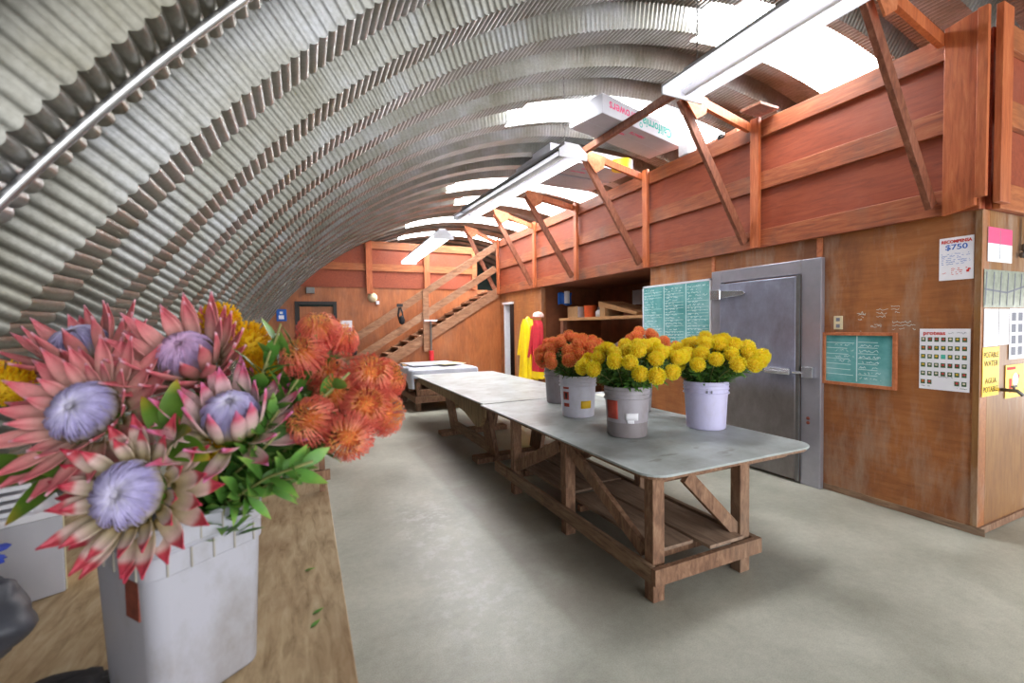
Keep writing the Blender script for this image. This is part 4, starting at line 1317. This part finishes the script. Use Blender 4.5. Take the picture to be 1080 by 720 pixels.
def styles_mesh(n, r, kind, rnd, thick=0.0016):
    """curved styles of one pincushion head, centre at the origin, stem along -Z"""
    mb = MB()
    for i in range(n):
        zc = 1 - (i + 0.5) / n * 1.55
        a = i * 2.399963
        s = math.sqrt(max(0.0, 1 - zc * zc))
        d = Vector((s * math.cos(a), s * math.sin(a), zc))
        d = (d + sph(rnd) * 0.12).normalized()
        ax = Vector((0, 0, 1))
        base = d * r * 0.45
        if kind == 'loop':      # long styles that arch outward and curl back in
            out = Vector((d.x, d.y, 0))
            out = out.normalized() if out.length > 0.01 else Vector((1, 0, 0))
            if zc > 0.62:       # the tuft of straight young styles in the centre
                p1 = d * r * 0.75 + ax * r * 0.05
                p2 = d * r * 0.95 + ax * r * 0.12
                p3 = d * r * 1.06 + ax * r * 0.12 + sph(rnd) * r * 0.06
                mb.tube([base, p1, p2, p3], [thick, thick, thick * 0.9, thick * 1.9], 3, t0=0.7, t1=1.0)
                continue
            bow = 0.8 + 0.4 * rnd.random()
            p1 = d * r * 0.72 + out * r * 0.34 * bow - ax * r * 0.12
            p2 = d * r * 0.98 + out * r * 0.34 * bow + ax * r * 0.14
            p3 = d * r * 0.98 + out * r * 0.10 * bow + ax * r * 0.44
            p4 = d * r * 0.80 - out * r * 0.05 + ax * r * (0.62 + 0.12 * rnd.random())
            mb.tube([base, p1, p2, p3, p4], [thick, thick, thick, thick * 0.9, thick * 1.8], 3, t0=0.0, t1=0.85)
            continue
        else:
            p1 = d * r * 0.68 + ax * r * 0.02
            p2 = d * r * 0.90 + ax * r * 0.08
            p3 = d * r * 1.0 + ax * r * (0.14 + 0.1 * rnd.random()) + sph(rnd) * r * 0.05
        mb.tube([base, p1, p2, p3], [thick, thick, thick * 0.9, thick * 1.5], 3)
    return mb


def core_mesh(r):
    mb = MB()
    prof = []
    for i in range(9):
        a = PI * i / 8
        prof.append((r * math.sin(a) + (0.0001 if i in (0, 8) else 0), -r * math.cos(a)))
    return mb.lathe(prof, 12)


protos = {}
rr = random.Random(11)
for key, n, r, kind, sm, cm, th in (('yellow', 210, 0.062, 'pin', 'style_y', 'core_y', 0.0026), ('orange', 200, 0.062, 'pin', 'style_o', 'core_o', 0.0025),
                                    ('orange_big', 230, 0.050, 'loop', 'style_c', 'core_o', 0.0010), ('amber', 260, 0.055, 'pin', 'style_d', 'core_y', 0.0017)):
    variants = []
    for q in range(3):
        s = styles_mesh(n, r, kind, rr, th).build('styles', M[sm])
        c = core_mesh(r * (0.78 if 'big' not in key else 0.62)).build('core', M[cm], smooth=True)
        variants.append((s, c))
    protos[key] = variants


def stem_and_leaves(path, rnd, nl, L, W, r=0.0035, start=0.35, leafmat='leaf_dark', spread_=0.8):
    """stem tube plus a mesh of its leaves, both in the path's coordinates"""
    st_ = MB().tube(path, r, 5)
    lf = MB()
    seg = [(path[i + 1] - path[i]).length for i in range(len(path) - 1)]
    tot = sum(seg)
    for i in range(nl):
        s = tot * (start + (0.96 - start) * (i + rnd.random() * 0.6) / nl)
        j = 0
        while j < len(seg) - 1 and s > seg[j]:
            s -= seg[j]; j += 1
        d = (path[j + 1] - path[j]).normalized()
        p = path[j] + d * s
        side = d.orthogonal().normalized()
        side.rotate(Quaternion(d, i * 2.4 + rnd.random()))
        dd = (d * (1.0 - 0.3 * spread_) + side * spread_).normalized()
        lf.leaf(p, dd, d - side * 0.3, L * rnd.uniform(0.75, 1.2), W * rnd.uniform(0.8, 1.2), rnd.uniform(-0.1, 0.35), 0.12, 5, 0.9)
    return st_, lf


USED = {}
def bloom(kind, label, base, mid, head, rnd, group=None, scale=1.0, nl=14, L=0.075, W=0.018, face=None, leafmat='leaf_dark', start=0.35, name='pincushion_flower', thick=0.0035):
    """one cut pincushion: stem from the bucket, leaves, core, styles"""
    base, mid, head = Vector(base), Vector(mid), Vector(head)
    t = thing(name, label, 'flower', base, group=group)
    d = Vector(face).normalized() if face is not None else (head - mid).normalized()
    neck = head - d * 0.03 * scale
    path = [Vector((0, 0, 0)), (mid - base) * 0.55, mid - base, (mid - base).lerp(neck - base, 0.5) + Vector((0, 0, 0.01)), neck - base]
    s_, l_ = stem_and_leaves(path, rnd, nl, L, W, r=thick, start=start)
    s_.build('stem', M['stem'], t, smooth=True)
    l_.build('leaves', M[leafmat], t, smooth=True)
    sv, cv = rnd.choice(protos[kind])
    q = d.to_track_quat('Z', 'Y')
    for src in (cv, sv):
        if src.name not in USED and src.parent is None:
            o = src; USED[src.name] = 1
        else:
            o = src.copy(); COL.objects.link(o)
        o.parent = t
        o.location = head - base
        o.rotation_mode = 'QUATERNION'
        o.rotation_quaternion = q @ Quaternion((0, 0, 1), rnd.random() * 6.28)
        o.scale = (scale,) * 3
    return t


def bouquet(kind, bkey, n, spread_, zlo, zhi, label, group, seed, bias=(0, 0), scale=1.0):
    rnd = random.Random(seed)
    B = bk[bkey].location
    pts = []
    tries = 0
    while len(pts) < n and tries < 4000:
        tries += 1
        a = rnd.random() * 2 * PI
        q = math.sqrt(rnd.random())
        x, y = math.cos(a) * q * spread_ + bias[0] * q, math.sin(a) * q * spread_ + bias[1] * q
        z = zhi - (zhi - zlo) * (q ** 1.8) + rnd.uniform(-0.03, 0.03)
        pnt = Vector((x, y, z))
        if all((pnt - o).length > 0.098 * scale for o in pts):
            pts.append(pnt)
    for pnt in pts:
        h = Vector((pnt.x, pnt.y, 0))
        rad = min(0.105, h.length * 0.5)
        hd = h.normalized() if h.length > 0.001 else Vector((1, 0, 0))
        base = B + Vector((hd.x * 0.05, hd.y * 0.05, 0.03))
        mid = B + hd * rad + Vector((0, 0, 0.36))
        bloom(kind, label, base, mid, B + pnt, rnd, group, scale * rnd.uniform(0.88, 1.05), 30, 0.085, 0.021, start=0.54)
    # loose leafy shoots filling the bunch
    return pts


bouquet('yellow', 'grey', 38, 0.38, 0.48, 0.66, 'yellow pincushion bloom in the grimy grey bucket', 'yellow blooms in the grimy grey bucket', 5, (0.07, -0.02), 0.92)
bouquet('yellow', 'violet', 38, 0.36, 0.49, 0.67, 'yellow pincushion bloom in the pale lilac bucket', 'yellow blooms in the lilac bucket', 6, (0.06, -0.03), 0.92)
bouquet('orange', 'white', 34, 0.33, 0.48, 0.69, 'orange pincushion bloom in the clean white bucket', 'orange blooms in the white bucket', 8, (0, 0), 0.95)
bouquet('orange', 'pale', 22, 0.33, 0.48, 0.72, 'orange pincushion bloom rising behind the yellow bunches', 'orange blooms in the off-white bucket', 9, (0.14, -0.06), 0.95)
bouquet('orange', 'hidden_grey', 14, 0.28, 0.46, 0.62, 'orange pincushion bloom in the hidden grey bucket', 'orange blooms in the hidden grey bucket', 10, (0, 0), 0.95)

# ------------------------------------------------------------------ near bench along the arch wall
BZ = 0.70
be = thing('workbench', 'plywood workbench along the arch wall carrying the square pail', 'bench', (-0.4, 1.5, 0))
mb = MB(); mb.box((-1.12, 0.62, BZ - 0.022), (0.09, 2.62, BZ)); part('top_sheet', mb, M['bench'], be, bevel=0.003)
for y in (0.75, 1.7, 2.5):
    for x in (-0.95, -0.02):
        mb = MB(); mb.box((x - 0.04, y - 0.04, 0), (x + 0.04, y + 0.04, BZ - 0.11)); part('leg', mb, M['old'], be)
for x in (-0.95, -0.02):
    mb = MB(); mb.box((x - 0.03, 0.65, BZ - 0.11), (x + 0.03, 2.58, BZ - 0.0225)); part('bearer', mb, M['old_y'], be)
b2_ = thing('workbench', 'second plywood bench section behind the pail, towards the back wall', 'bench', (-0.4, 3.0, 0))
mb = MB(); mb.box((-1.12, 2.63, BZ - 0.03), (0.08, 3.05, BZ - 0.006)); part('top_sheet', mb, M['bench'], b2_, bevel=0.003)
for x in (-0.95, -0.02):
    mb = MB(); mb.box((x - 0.04, 2.9, 0), (x + 0.04, 2.98, BZ - 0.031)); part('leg', mb, M['old'], b2_)
t = thing('wooden_stake', 'upright stick with a small cross block at the bench edge under the orange blooms', 'stake', (0.065, 2.40, BZ))
mb = MB(); mb.box((0.052, 2.385, BZ + 0.0005), (0.078, 2.412, 0.87)); part('stick', mb, M['old'], t)
mb = MB(); mb.box((0.03, 2.36, 0.762), (0.10, 2.384, 0.81)); part('block', mb, M['old'], t)
for i, (x, y) in enumerate(((-0.02, 1.62), (0.0, 1.36), (-0.005, 1.3))):
    mb = MB(); mb.leaf((x, y, BZ + 0.002), (1, 0.5 * i, 0), (0, 0, 1), 0.035, 0.014, -0.1, 0.1)
    tag(mb.build('fallen_leaf', M['leaf_bright'], smooth=True), ('small green leaf scrap on the bench farther off, towards the wooden stake', 'larger green leaf scrap lying on the bare bench', 'smaller green leaf scrap lying on the bare bench')[i], 'leaf')

# square pail
PL = Vector((-0.270, 1.262, BZ + 0.001))
PROT = math.radians(38)
pail = thing('square_pail', 'tall square white plastic pail holding the big proteas', 'pail', PL, (0, 0, PROT))
def sqring(h, half, rc, z):
    pts = []
    for (cx, cy, a0) in ((1, 1, 0), (-1, 1, PI / 2), (-1, -1, PI), (1, -1, 1.5 * PI)):
        for i in range(6):
            a = a0 + PI / 2 * i / 5
            pts.append((cx * (half - rc) + rc * math.cos(a), cy * (half - rc) + rc * math.sin(a), z))
    return pts
def sqshell(levels):
    mb = MB(); vs = []; fs = []
    n = 24
    for (half, rc, z) in levels:
        vs += sqring(0, half, rc, z)
    for i in range(len(levels) - 1):
        for j in range(n):
            k2 = (j + 1) % n
            fs.append((i * n + j, i * n + k2, (i + 1) * n + k2, (i + 1) * n + j))
    fs.append(list(range(n))[::-1]); fs.append(list(range((len(levels) - 1) * n, len(levels) * n)))
    return mb.add(vs, fs)
sqshell([(0.108, 0.03, 0), (0.112, 0.035, 0.006), (0.122, 0.035, 0.30), (0.1255, 0.035, 0.303), (0.126, 0.035, 0.345), (0.1235, 0.035, 0.348), (0.1245, 0.035, 0.352), (0.1275, 0.035, 0.355), (0.128, 0.035, 0.395), (0.131, 0.036, 0.398), (0.131, 0.036, 0.405), (0.126, 0.034, 0.406), (0.122, 0.032, 0.36), (0.106, 0.03, 0.012)]).build('body', M['pail'], pail, smooth=True, sharp=0.5)
RIB = plain('pail_rib', srgb(160, 154, 142), 0.6)
for sx in range(4):
    for i in range(5):
        for (z0, z1, o_) in ((0.303, 0.345, 0.0), (0.355, 0.395, 0.02)):
            c = -0.09 + i * 0.045 + o_
            if abs(c) > 0.095:
                continue
            m_ = Matrix.Rotation(sx * PI / 2, 3, 'Z')
            mb = MB(); mb.box((c - 0.0015, -0.1295, z0), (c + 0.0015, -0.126, z1))
            mb.v = [tuple(m_ @ Vector(q)) for q in mb.v]
            mb.build('rim_rib', RIB, pail)
mb = MB(); mb.box((-0.1225, -0.082, 0.215), (-0.1165, -0.030, 0.295)); mb.build('side_label', M['rust_label'], pail)

# crate, bag and cloth behind the pail
CW = 0.30
bx = thing('white_carton', 'white box with cream side standing on the bench behind the proteas', 'box', (-0.69, 1.83, BZ + 0.001), (0, 0, math.radians(26)))
MB().box((-0.24, 0, 0), (0, 0.2, 0.24)).build('carton', M['white_card'], bx, bevel=0.004)
MB().box((0.001, 0.004, 0.004), (0.004, 0.196, 0.236)).build('cream_side', M['cream'], bx)
MB().box((-0.246, -0.006, 0.241), (0.008, 0.206, 0.262)).build('lid', M['white_paint'], bx, bevel=0.003)
for i in range(4):
    MB().box((-0.20, 0.02, 0.264 + i * 0.024), (-0.06, 0.19, 0.278 + i * 0.024)).build('slat', M['white_paint'], bx, bevel=0.003)


def blob(name, label, cat, c, s, amp, freq, mat, seed, n=40, parent=None):
    mb = MB()
    def fn(u, w):
        a, b_ = 2 * PI * u, PI * w
        d = Vector((math.sin(b_) * math.cos(a), math.sin(b_) * math.sin(a), -math.cos(b_)))
        fold = abs(mnoise.noise(Vector((d.x * freq * 1.6 + seed, d.y * freq * 1.0, d.z * freq * 2.2))))
        r = 1 - amp * 0.35 * fold + amp * mnoise.noise(d * freq + Vector((seed, 0, 0))) + amp * 0.25 * abs(mnoise.noise(d * freq * 2.3 + Vector((0, seed, 0))))
        z = d.z * s[2] * r
        return (c[0] + d.x * s[0] * r, c[1] + d.y * s[1] * r, max(c[2] + z, BZ + 0.002 if cat else -9))
    mb.grid(fn, n, n // 2)
    return tag(mb.build(name, mat, smooth=True), label, cat)


blob('plastic_bag', 'crumpled black plastic bag slumped on the bench by the white box', 'bag', (-0.785, 1.50, BZ + 0.10), (0.145, 0.14, 0.125), 0.30, 1.5, M['black_bag'], 2.0, 96)
blob('blue_cloth', 'crumpled blue cloth lying on top of the black bag', 'cloth', (-0.80, 1.56, BZ + 0.245), (0.09, 0.07, 0.032), 0.4, 3.2, M['blue_cloth'], 5.0, 64)
blob('black_cloth', 'flat black cloth on the bench beside the pail foot', 'cloth', (-0.50, 1.27, BZ + 0.012), (0.12, 0.07, 0.022), 0.5, 2.2, M['black_cloth'], 8.0, 44)


# ------------------------------------------------------------------ king proteas
def bract_mesh(L, W, curl, cup):
    """one bract growing along +Z from the origin, inner face towards +X"""
    mb = MB()
    nu, nv = 9, 4
    def fn(u, w):
        q = (w - 0.5) * 2
        wid = W * 0.5 * (0.45 + 0.55 * math.sin(PI * min(1, u * 0.95 + 0.10))) * (1 - max(0, (u - 0.62) / 0.38) ** 1.7) + 0.0004
        x = curl * L * (u * u - 0.35 * u) + cup * W * (q * q) * (1 - 0.4 * u)
        return (x, q * wid, L * u)
    mb.grid(fn, nu, nv)
    return mb


def dome_meshes(r, h, n, rnd):
    core = MB()
    prof = [(r * 0.55, -0.03)]
    for i in range(9):
        a = PI / 2 * i / 8
        prof.append((r * 0.93 * math.cos(a) + 0.0002, h * 0.93 * math.sin(a)))
    core.lathe(prof, 28)
    nd = MB()
    for i in range(n):
        a = i * 2.399963
        lv = (i % 5) * 0.13
        top = 0.93 - 0.10 * rnd.random()
        path = []
        for q in range(6):
            w = lv + (top - lv) * q / 5
            ang = PI / 2 * w
            off = 1.0 + (0.02 + 0.09 * (i % 3) / 2) * math.sin(PI * q / 5) + rnd.uniform(-0.02, 0.02)
            path.append(Vector((r * off * math.cos(ang) * math.cos(a + 0.05 * q), r * off * math.cos(ang) * math.sin(a + 0.05 * q), h * off * math.sin(ang) + 0.002)))
        k_ = rnd.uniform(0.5, 1.0)
        nd.tube(path, [0.0008, 0.0012, 0.0014, 0.0013, 0.0011, 0.0007], 4, t0=(lv * 0.8 + 0.1) * k_, t1=0.62 + 0.38 * k_)
    return core, nd


def protea(label, head, axis, rnd, base, rings, dome_r, dome_h, bract_mat, dome_mat, leaves=(), nneedle=230):
    """rings: (count, radius, z, length, width, lean from axis in degrees, curl)"""
    head, base, axis = Vector(head), Vector(base), Vector(axis).normalized()
    t = thing('king_protea', label, 'flower', base, group='king proteas in the square pail')
    q = axis.to_track_quat('Z', 'Y')
    MT = Matrix.Translation(head - base) @ q.to_matrix().to_4x4()
    core, nd = dome_meshes(dome_r, dome_h, nneedle, rnd)
    for nm, mb in (('dome', core), ('styles', nd)):
        o = mb.build(nm, M[dome_mat], t, smooth=True); o.matrix_local = MT
    rec = MB().lathe([(0.006, -0.075), (0.022, -0.066), (dome_r * 0.72, -0.03), (dome_r * 0.80, -0.012), (dome_r * 0.5, 0.0)], 20)
    o = rec.build('receptacle', M['leaf_big'], t, smooth=True); o.matrix_local = MT
    for (cnt, rad, z, L, W, lean, curl, a0) in rings:
        data = [bract_mesh(L * k, W, curl, 0.22) for k in (1.0, 0.9, 1.08)]
        objs = []
        for i in range(cnt):
            a = a0 + 2 * PI * (i + rnd.uniform(-0.18, 0.18)) / cnt
            if i < 3:
                o = data[i].build('bract', M[bract_mat], t, smooth=True, solid=0.0016); objs.append(o)
            else:
                o = objs[i % 3].copy(); COL.objects.link(o); o.parent = t
            le = math.radians(lean + rnd.uniform(-6, 6))
            m_ = Matrix.Rotation(a, 4, 'Z') @ Matrix.Translation((rad, 0, z + rnd.uniform(-0.003, 0.003))) @ Matrix.Rotation(le, 4, 'Y') @ Matrix.Rotation(PI, 4, 'Z') @ Matrix.Rotation(rnd.uniform(-0.12, 0.12), 4, 'Z')
            o.matrix_local = MT @ m_
    neck = head - base - axis * 0.07
    midp = Vector((neck.x * 0.35, neck.y * 0.35, neck.z * 0.62))
    path = [Vector((0, 0, 0)), midp, midp.lerp(neck, 0.6), neck]
    MB().tube(path, [0.006, 0.007, 0.008, 0.010], 7).build('stem', M['stem'], t, smooth=True)
    if leaves:
        lf = MB()
        for (dx, dy, dz, ux, uy, uz, L, W, f) in leaves:
            p = midp.lerp(neck, f)
            lf.leaf(p, (dx, dy, dz), (ux, uy, uz), L, W, 0.15, 0.1, 8, 0.72, 0.7)
        lf.build('leaves', M['leaf_big'], t, smooth=True)
    return t


exec_flowers = True
rnd = random.Random(21)
# camera-side frame used only for aiming the heads: view direction, right, up at the camera position
VR = Vector((0.907, -0.42, -0.016)); VU = Vector((0.03, 0.025, 0.999)); VF = Vector((0.42, 0.907, -0.0345))
def ax(r, u, toward):
    return VR * r + VU * u - VF * toward
PB = PL + Vector((0, 0, 0.03))

protea('big king protea with an upright pink bowl, topmost in the pail', (-0.258, 1.345, 1.430), ax(0.08, 0.68, 0.78), rnd, PB + Vector((0.0, 0.03, 0)),
       ((12, 0.060, -0.012, 0.118, 0.034, 30, 0.16, 0.0), (13, 0.066, -0.022, 0.135, 0.037, 44, 0.20, 0.25), (12, 0.060, -0.034, 0.115, 0.036, 58, 0.25, 0.1), (9, 0.047, -0.048, 0.065, 0.032, 78, 0.2, 0.3)), 0.062, 0.062, 'bract', 'dome_pink')
protea('king protea half hidden at the back, lilac dome turned away', (-0.535, 1.58, 1.445), ax(-0.10, 0.85, 0.48), rnd, PB + Vector((-0.04, 0.04, 0)),
       ((10, 0.055, -0.012, 0.12, 0.034, 26, 0.18, 0.0), (12, 0.063, -0.022, 0.135, 0.038, 52, 0.2, 0.25), (12, 0.060, -0.034, 0.11, 0.036, 72, 0.25, 0.1)), 0.068, 0.068, 'bract', 'dome')
protea('king protea with the widest lilac dome, facing the viewer', (-0.428, 1.268, 1.325), ax(0.05, 0.45, 0.9), rnd, PB + Vector((-0.05, -0.03, 0)),
       ((15, 0.058, -0.012, 0.080, 0.028, 46, 0.14, 0.0), (15, 0.064, -0.022, 0.125, 0.036, 64, 0.16, 0.25), (13, 0.066, -0.034, 0.125, 0.040, 80, 0.2, 0.1)), 0.066, 0.050, 'bract', 'dome', nneedle=330)
protea('half open king protea with pale pink bracts, nearest the orange blooms', (-0.150, 1.18, 1.293), ax(0.20, 0.75, 0.55), rnd, PB + Vector((0.05, 0.0, 0)),
       ((10, 0.056, -0.012, 0.112, 0.032, 14, 0.10, 0.0), (11, 0.057, -0.024, 0.125, 0.035, 50, 0.18, 0.25), (10, 0.055, -0.036, 0.125, 0.037, 74, 0.2, 0.1)), 0.058, 0.068, 'bract_b', 'dome')
protea('fully open king protea hanging lowest over the pail rim, red bract tips', (-0.318, 1.122, 1.178), ax(0.02, 0.28, 0.95), rnd, PB + Vector((0.0, -0.05, 0)),
       ((13, 0.062, -0.012, 0.072, 0.028, 60, 0.14, 0.0), (14, 0.066, -0.022, 0.100, 0.036, 74, 0.16, 0.25), (12, 0.062, -0.032, 0.102, 0.038, 88, 0.2, 0.1)), 0.066, 0.043, 'bract_c', 'dome', nneedle=330)

rnd = random.Random(33)
def pailbloom(kind, label, head, face, scale=1.0, nl=20, L=0.085, W=0.024, leafmat='leaf', start=0.5, group=None):
    h = Vector(head)
    base = PB + Vector(((h.x - PB.x) * 0.15, (h.y - PB.y) * 0.15, 0))
    mid = Vector((PL.x + max(-0.08, min(0.09, (h.x - PL.x) * 0.4)), PL.y + max(-0.08, min(0.08, (h.y - PL.y) * 0.4)), 1.10))
    return bloom(kind, label, base, mid, h, rnd, group, scale, nl, L, W, face, leafmat, start, thick=0.0032)


for lab, hd in (('amber pincushion bloom peeking highest behind the topmost protea', (-0.205, 1.44, 1.515)), ('amber pincushion bloom in the middle of the amber trio', (-0.135, 1.40, 1.462)),
                ('amber pincushion bloom lowest of the trio above the half open protea', (-0.095, 1.35, 1.385)), ('amber pincushion bloom tucked under the half open protea', (-0.190, 1.24, 1.20)),
                ('amber pincushion bloom at the outer edge behind the widest dome', (-0.64, 1.46, 1.375))):
    pailbloom('amber', lab, hd, ax(0.35, 0.75, 0.5), 1.0 if 'under' not in lab else 0.9, 14, 0.08, 0.022, 'leaf_dark')
OR = (('orange pincushion bloom topmost of the orange cluster', (0.055, 1.30, 1.485), ax(0.15, 0.8, 0.55)), ('orange pincushion bloom just below the topmost orange one', (0.020, 1.26, 1.425), ax(-0.1, 0.6, 0.75)),
      ('orange pincushion bloom half hidden behind the topmost orange one', (0.098, 1.33, 1.465), ax(0.5, 0.7, 0.2)), ('orange pincushion bloom deep red in the middle of the cluster', (0.075, 1.30, 1.365), ax(0.2, 0.6, 0.5)),
      ('orange pincushion bloom with dense looping styles at the cluster centre', (0.092, 1.19, 1.33), ax(0.1, 0.55, 0.8)), ('orange pincushion bloom lowest beside the bright leaves', (0.035, 1.13, 1.285), ax(-0.2, 0.35, 0.9)),
      ('orange pincushion bloom with amber centre high at the outer side', (0.165, 1.19, 1.378), ax(0.45, 0.5, 0.7)), ('orange pincushion bloom with amber centre below its twin', (0.150, 1.14, 1.308), ax(0.4, 0.35, 0.8)),
      ('orange pincushion bloom hanging lowest over the floor', (0.108, 1.10, 1.252), ax(0.1, -0.1, 0.9)), ('orange pincushion bloom at the very outer edge, upper', (0.205, 1.22, 1.362), ax(0.85, 0.4, 0.3)),
      ('orange pincushion bloom at the very outer edge, lower', (0.188, 1.155, 1.285), ax(0.85, 0.15, 0.4)))
for lab, hd, fc in OR:
    pailbloom('orange_big', lab, Vector(hd) - VR * 0.018, fc, 0.90, 22, 0.08, 0.029, 'leaf')


def shoot(label, tip, nl, L, W, mat, start=0.45, via=None, name='leafy_shoot', group=None, spread=0.8):
    h = Vector(tip)
    base = PB + Vector(((h.x - PB.x) * 0.12, (h.y - PB.y) * 0.12, 0))
    t = thing(name, label, 'foliage', base, group=group)
    mid = Vector(via) if via else Vector((PL.x + max(-0.09, min(0.10, (h.x - PL.x) * 0.45)), PL.y + max(-0.09, min(0.09, (h.y - PL.y) * 0.45)), 1.115))
    path = [Vector((0, 0, 0)), (mid - base) * 0.5, mid - base, (mid - base).lerp(h - base, 0.5) + Vector((0, 0, 0.012)), h - base]
    s_, l_ = stem_and_leaves(path, rnd, nl, L, W, 0.003, start, spread_=spread)
    s_.build('stem', M['stem'], t, smooth=True)
    l_.build('leaves', M[mat], t, smooth=True)
    return t


shoot('leafy branch trailing low over the pail rim towards the bench edge', (0.015, 1.075, 1.178), 20, 0.075, 0.022, 'leaf', 0.45, (-0.14, 1.19, 1.12), spread=1.1)
shoot('short leafy branch hanging over the pail rim corner', (-0.10, 1.13, 1.13), 12, 0.07, 0.024, 'leaf_bright', 0.5, (-0.17, 1.2, 1.115), spread=1.1)
for lab, tp, n_, mt in (('tall bright shoot beside the topmost orange bloom', (-0.05, 1.26, 1.515), 20, 'leaf_bright'), ('tall soft green shoot just behind the topmost orange bloom', (-0.005, 1.275, 1.49), 20, 'leaf_bright'),
                        ('dense green shoot rising next to the amber trio', (-0.072, 1.215, 1.45), 30, 'leaf'), ('dark green shoot under the upper orange blooms', (-0.015, 1.195, 1.38), 30, 'leaf'),
                        ('bright shoot poking out amid the orange cluster', (0.098, 1.14, 1.395), 12, 'leaf_bright'), ('bright green shoot between half open protea and orange blooms', (-0.055, 1.155, 1.315), 30, 'leaf_bright'),
                        ('dark shoot filling the gap behind the half open protea', (-0.055, 1.13, 1.27), 30, 'leaf_dark'), ('bright shoot pointing at the lowest orange bloom', (0.01, 1.03, 1.222), 24, 'leaf_bright'),
                        ('green shoot low over the pail corner', (-0.10, 1.13, 1.225), 30, 'leaf'), ('small shoot at the very top of the orange cluster', (0.045, 1.32, 1.52), 14, 'leaf_bright')):
    shoot(lab, tp, n_, 0.082, 0.032, mt, 0.42)


def paddle(label, start, items):
    """broad protea leaves on a short branch"""
    b = Vector(start)
    t = thing('protea_branch', label, 'foliage', PB)
    MB().tube([Vector((0, 0, 0)), (b - PB) * 0.6, b - PB], 0.005, 6).build('stem', M['stem'], t, smooth=True)
    for (off, d, up, L, W) in items:
        mb = MB(); mb.leaf((0, 0, 0), d, up, L, W, 0.18, 0.12, 9, 0.75, 0.75)
        o = mb.build('leaf', M['leaf_big'], t, smooth=True); o.location = b - PB + Vector(off)
    return t


paddle('protea branch with broad yellow-edged leaves at the centre of the bunch', (-0.262, 1.165, 1.262), (((0, 0, 0), ax(0.3, 0.2, 0.3), ax(0, 0.6, 0.8), 0.12, 0.055), ((0.01, 0, 0.01), ax(-0.3, 0.5, 0.2), ax(0, 0.3, 0.9), 0.11, 0.05),
       ((0, 0, 0), ax(0.7, -0.1, 0.3), ax(0, 0.6, 0.8), 0.11, 0.055), ((0, 0, 0.03), ax(0.2, 0.8, 0.2), ax(0.3, 0, 0.9), 0.11, 0.045), ((0.02, 0, -0.02), ax(0.8, -0.5, 0.2), ax(0, 0.6, 0.8), 0.10, 0.05)))
paddle('protea branch with a big leaf pointing out past the lowest protea', (-0.45, 1.25, 1.22), (((0, 0, 0), ax(-0.9, -0.1, 0.25), ax(0, 0.7, 0.7), 0.17, 0.06), ((0, 0, -0.01), ax(-0.7, -0.6, 0.4), ax(0.1, 0.6, 0.8), 0.15, 0.055),
       ((0.02, 0, -0.02), ax(-0.5, 0.3, 0.3), ax(0, 0.5, 0.8), 0.12, 0.05), ((-0.06, 0, 0.0), ax(-0.9, 0.2, 0.2), ax(0, 0.7, 0.7), 0.14, 0.05)))
paddle('protea branch with small leaves between the two upper proteas', (-0.44, 1.45, 1.40), (((0, 0, 0), ax(0.3, 0.3, 0.4), ax(0, 0.5, 0.8), 0.09, 0.045), ((0.02, 0, 0), ax(-0.3, 0.2, 0.5), ax(0, 0.7, 0.7), 0.09, 0.045), ((0, 0, 0), ax(0.7, 0.4, 0.2), ax(0, 0.4, 0.9), 0.10, 0.045)))

# drop the pattern heads that no bloom took
for vs in protos.values():
    for pair in vs:
        for o in pair:
            if o.parent is None:
                bpy.data.objects.remove(o)
